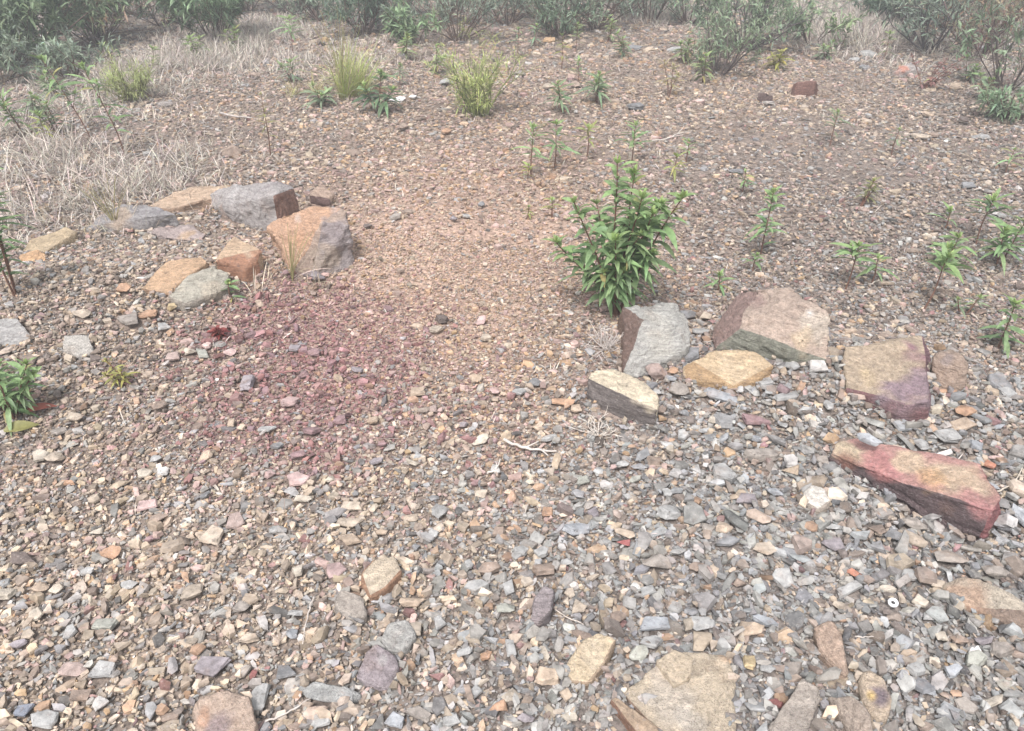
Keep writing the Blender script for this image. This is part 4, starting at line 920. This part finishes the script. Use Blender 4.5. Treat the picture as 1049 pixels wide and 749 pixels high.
def gravel(P, size, sig, lift, tilt, keep=None, flat=(.22, .55), bank=False):
    global gn
    if not bank: P = P[~inside_foot(P)]
    n = len(P)
    if keep is not None: P = P[rng.random(n) < keep(P[:, 0], P[:, 1])]; n = len(P)
    cr = coarse(P[:, 0], P[:, 1])
    s = size * np.exp(rng.normal(0, sig, n)) * cr; s = np.minimum(s, size * 3.2)
    asp = rng.uniform(.36, .95, n); fl = rng.uniform(*flat, n)
    c, k = zone_pick(P[:, 0], P[:, 1])
    fl = np.where(k == 0, fl * .75, fl)
    rz = rng.uniform(0, 6.283, n); ta = np.abs(rng.normal(0, R(tilt), n)) * np.clip(cr, .7, 1.3); td = rng.uniform(0, 6.283, n)
    z = ground(P[:, 0], P[:, 1]) + rng.random(n) * lift * cr + s * fl * .12
    pid = rng.integers(0, len(LO), n)
    # rotation: tilt about horizontal axis (td), after spin rz
    cz, sz = np.cos(rz), np.sin(rz); kx, ky = np.cos(td), np.sin(td); ct, st = np.cos(ta), np.sin(ta)
    Rz = np.zeros((n, 3, 3)); Rz[:, 0, 0] = cz; Rz[:, 0, 1] = -sz; Rz[:, 1, 0] = sz; Rz[:, 1, 1] = cz; Rz[:, 2, 2] = 1
    Rt = np.zeros((n, 3, 3)); o = 1 - ct
    Rt[:, 0, 0] = ct + kx * kx * o; Rt[:, 0, 1] = kx * ky * o; Rt[:, 0, 2] = ky * st
    Rt[:, 1, 0] = kx * ky * o; Rt[:, 1, 1] = ct + ky * ky * o; Rt[:, 1, 2] = -kx * st
    Rt[:, 2, 0] = -ky * st; Rt[:, 2, 1] = kx * st; Rt[:, 2, 2] = ct
    M = Rt @ Rz; sc = np.stack([s, s * asp, s * fl], 1)
    for i, (V, Fq, kind) in enumerate(LO):
        m = np.where(pid == i)[0]
        if len(m) == 0: continue
        W = np.einsum('nij,nvj->nvi', M[m], V[None] * sc[m][:, None]) + np.stack([P[m, 0], P[m, 1], z[m]], 1)[:, None]
        nv = len(V); fi = (Fq[None] + (np.arange(len(m)) * nv)[:, None, None]).reshape(-1, 3) + gn
        GV.append(W.reshape(-1, 3)); GF.append(fi); GC.append(np.repeat(c[m], nv, 0)); gn += len(m) * nv
CO = [(at(860, 610), .85, .24), (at(900, 430), .7, .2), (at(600, 640), .6, .12), (at(200, 700), .6, .12), (at(120, 300), .6, .12)]
def coarse(x, y):
    c = np.ones(len(x)) * .92
    for p, r, a in CO: c += a * np.exp(-((x - p.x) ** 2 + (y - p.y) ** 2) / r ** 2)
    p = at(450, 260); c -= .18 * np.exp(-((x - p.x) ** 2 + (y - p.y) ** 2) / .8 ** 2)
    return c
BK = []
for xs, c in FOOT:
    rad = np.hypot(xs[:, 0] - c[0], xs[:, 1] - c[1]); big = rad.max() > .05; k_ = int(rad.max() * (440 if big else 40)) + 3
    aa0 = np.arctan2(xs[:, 1] - c[1], xs[:, 0] - c[0]); o_ = np.argsort(aa0); aa0, r0 = aa0[o_], rad[o_]
    t_ = rng.uniform(-np.pi, np.pi, k_); rr = np.interp(t_, np.concatenate([aa0 - 6.2832, aa0, aa0 + 6.2832]), np.tile(r0, 3)) * rng.uniform(.90, 1.05, k_) + rng.uniform(0, .02, k_)
    BK.append(np.stack([c[0] + np.cos(t_) * rr, c[1] + np.sin(t_) * rr], 1))
gravel(np.concatenate(BK), .022, .38, .022, 26, bank=True)        # stones banked up against the rocks
patchy = lambda x, y: np.clip(.78 + .4 * vnoise(x, y, 1.8, 31) + .3 * vnoise(x, y, 6, 32), .12, 1)
gravel(scatter(.6, 3.4, .0098, .9), .0115, .32, .007, 18)                       # fine grit
pth = lambda x, y: np.exp(-((x - PTH.x) / .75) ** 2 - ((y - PTH.y - .1) / 1.2) ** 2)
gravel(scatter(.6, 4.3, .0200, 1.2), .0215, .36, .012, 19, keep=lambda x, y: 1 - .45 * pth(x, y))
gravel(scatter(.6, 4.3, .052, 1.2), .034, .26, .018, 19, keep=lambda x, y: np.clip(coarse(x, y) * .5, 0, .95) * (1 - .8 * pth(x, y)))
gravel(scatter(.6, 2.7, .10, 1.2), .048, .2, .02, 16, keep=lambda x, y: np.clip((coarse(x, y) - .9) * 1.2, .03, .35), flat=(.2, .45))
gravel(scatter(4.3, 7.2, .023, 1.2), .027, .36, .008, 14, keep=patchy)
gravel(scatter(7.2, 12.5, .042, 1.2), .042, .40, .008, 12, keep=patchy)
gravel(scatter(4.0, 9.0, .16, 1.2), .065, .3, .01, 14, keep=lambda x, y: patchy(x, y) * .6, flat=(.2, .5))
g = new_mesh('gravel', np.concatenate(GV), 3, np.concatenate(GF), np.concatenate(GC), M_GRAVEL)
print('gravel faces', len(g.data.polygons))
g['kind'] = 'stuff'; g['label'] = 'loose angular shale gravel in grey, beige, orange and purple covering the ground'; g['category'] = 'gravel'
del GV, GF, GC

# ------------------------------------------------------------------ dry grass and plant litter (uncountable)
def dens_px(blobs):
    B_ = []
    for (u, v, ru, rv, s) in blobs:
        p = at(u, v); rx = (at(u + ru, v) - p).length; ry = ((at(u, max(v - rv, 4)) - p).length + (at(u, v + rv) - p).length) / 2
        B_.append((p.x, p.y, rx, ry, s))
    return lambda x, y: sum(s * np.exp(-(((x - a) / b) ** 2 + ((y - c) / d) ** 2)) for a, c, b, d, s in B_)
gd = dens_px([(60, 150, 90, 40, 1.0), (120, 190, 80, 28, 1.1), (30, 200, 50, 30, .8), (200, 165, 60, 25, .35), (60, 105, 90, 22, .8), (190, 58, 90, 18, 1.2), (270, 30, 60, 18, .9), (150, 75, 60, 20, .8),
              (240, 212, 40, 14, 1.2), (330, 60, 70, 18, .45), (430, 60, 60, 20, .25), (880, 25, 55, 20, 1.3), (900, 48, 60, 10, 1.2), (830, 30, 40, 20, .9), (690, 20, 60, 10, .9), (1000, 70, 40, 12, .4), (620, 345, 22, 10, .25), (0, 250, 30, 30, .4)])
P = scatter(1.5, 13, .03, .5); hd = gd(P[:, 0], P[:, 1]) * (.38 + .95 * vnoise(P[:, 0], P[:, 1], 3, 41) + .5 * vnoise(P[:, 0], P[:, 1], 9, 42)).clip(.04, 1.1) + .012
P = P[(rng.random(len(P)) < hd * .85) & ~inside_foot(P)]
Pn = []; cnt = 4
Pn = np.repeat(P, cnt, 0) + rng.normal(0, .012, (len(P) * cnt, 2)); n = len(Pn)
tl = np.repeat(rng.normal(0, .35, (len(P), 2)), cnt, 0) + rng.normal(0, .45, (n, 2))
dd = gd(Pn[:, 0], Pn[:, 1]).clip(0, 1.2)
Lh = (.05 + .10 * dd) * rng.uniform(.4, 1.4, n)
A_ = Acc()
leaves(A_, np.stack([Pn[:, 0], Pn[:, 1], ground(Pn[:, 0], Pn[:, 1])], 1), np.stack([tl[:, 0], tl[:, 1], np.ones(n) * rng.uniform(.25, 1.1, n)], 1), Lh, .0028 + .0004 * Pn[:, 1], .35 * rng.random(n), jit((.52, .47, .41), n, .28), rows=4, fold=.25)
g = A_.build('dry_grass', M_STRAW); g['kind'] = 'stuff'; g['label'] = 'pale dry grass among the stones and under the bushes'; g['category'] = 'dry grass'
print('grass blades', n)
ld = dens_px([(880, 240, 200, 60, .8), (1000, 130, 90, 30, 1.3), (980, 108, 80, 18, 2.0), (350, 140, 200, 30, .6), (300, 120, 180, 50, .9), (620, 80, 200, 50, .7), (160, 250, 120, 25, .4), (800, 60, 120, 14, .9), (660, 230, 60, 40, 1.2), (150, 360, 90, 40, .3), (600, 345, 50, 20, 1.2), (500, 40, 120, 14, .8)])
P = scatter(1.2, 12.5, .028, .5); P = P[rng.random(len(P)) < ld(P[:, 0], P[:, 1]) * .8 * (.6 + .6 * vnoise(P[:, 0], P[:, 1], 3, 51)) + .02]
P = P[~inside_foot(P)]; n = len(P); az = rng.uniform(0, 6.283, n)
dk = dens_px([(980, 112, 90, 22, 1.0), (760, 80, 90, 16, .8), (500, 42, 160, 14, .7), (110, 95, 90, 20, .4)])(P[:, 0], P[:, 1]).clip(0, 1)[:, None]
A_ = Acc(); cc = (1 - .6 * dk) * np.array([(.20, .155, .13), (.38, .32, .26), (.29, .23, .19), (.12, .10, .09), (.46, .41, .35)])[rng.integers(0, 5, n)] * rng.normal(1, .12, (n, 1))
sz_ = rng.uniform(.6, 1.5, n)
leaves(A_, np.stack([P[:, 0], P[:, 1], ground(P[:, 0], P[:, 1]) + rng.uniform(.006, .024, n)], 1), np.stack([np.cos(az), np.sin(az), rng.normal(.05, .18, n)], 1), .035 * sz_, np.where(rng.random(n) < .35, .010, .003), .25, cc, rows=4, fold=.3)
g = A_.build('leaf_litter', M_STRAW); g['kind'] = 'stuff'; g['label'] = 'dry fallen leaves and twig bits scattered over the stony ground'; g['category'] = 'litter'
print('litter', n)

# ------------------------------------------------------------------ thin scattering volume, added to imitate a milky lens veil
bm = bmesh.new(); bmesh.ops.create_cube(bm, size=1)
for v in bm.verts: v.co = Vector((v.co.x * 900, v.co.y * 900, -1.3 if v.co.z < 0 else 3.2))
me = bpy.data.meshes.new('haze'); bm.to_mesh(me); bm.free()
hm_ = bpy.data.materials.new('haze'); hm_.use_nodes = True; t = hm_.node_tree; t.nodes.remove(t.nodes['Principled BSDF'])
pv = t.nodes.new('ShaderNodeVolumePrincipled'); pv.inputs['Color'].default_value = (.93, .94, .96, 1); pv.inputs['Density'].default_value = .019; pv.inputs['Anisotropy'].default_value = .2
t.links.new(pv.outputs[0], t.nodes['Material Output'].inputs['Volume']); me.materials.append(hm_)
o = bpy.data.objects.new('haze', me); COL.objects.link(o); o['kind'] = 'stuff'; o['label'] = 'pale thin haze over the stony ground'; o['category'] = 'haze'
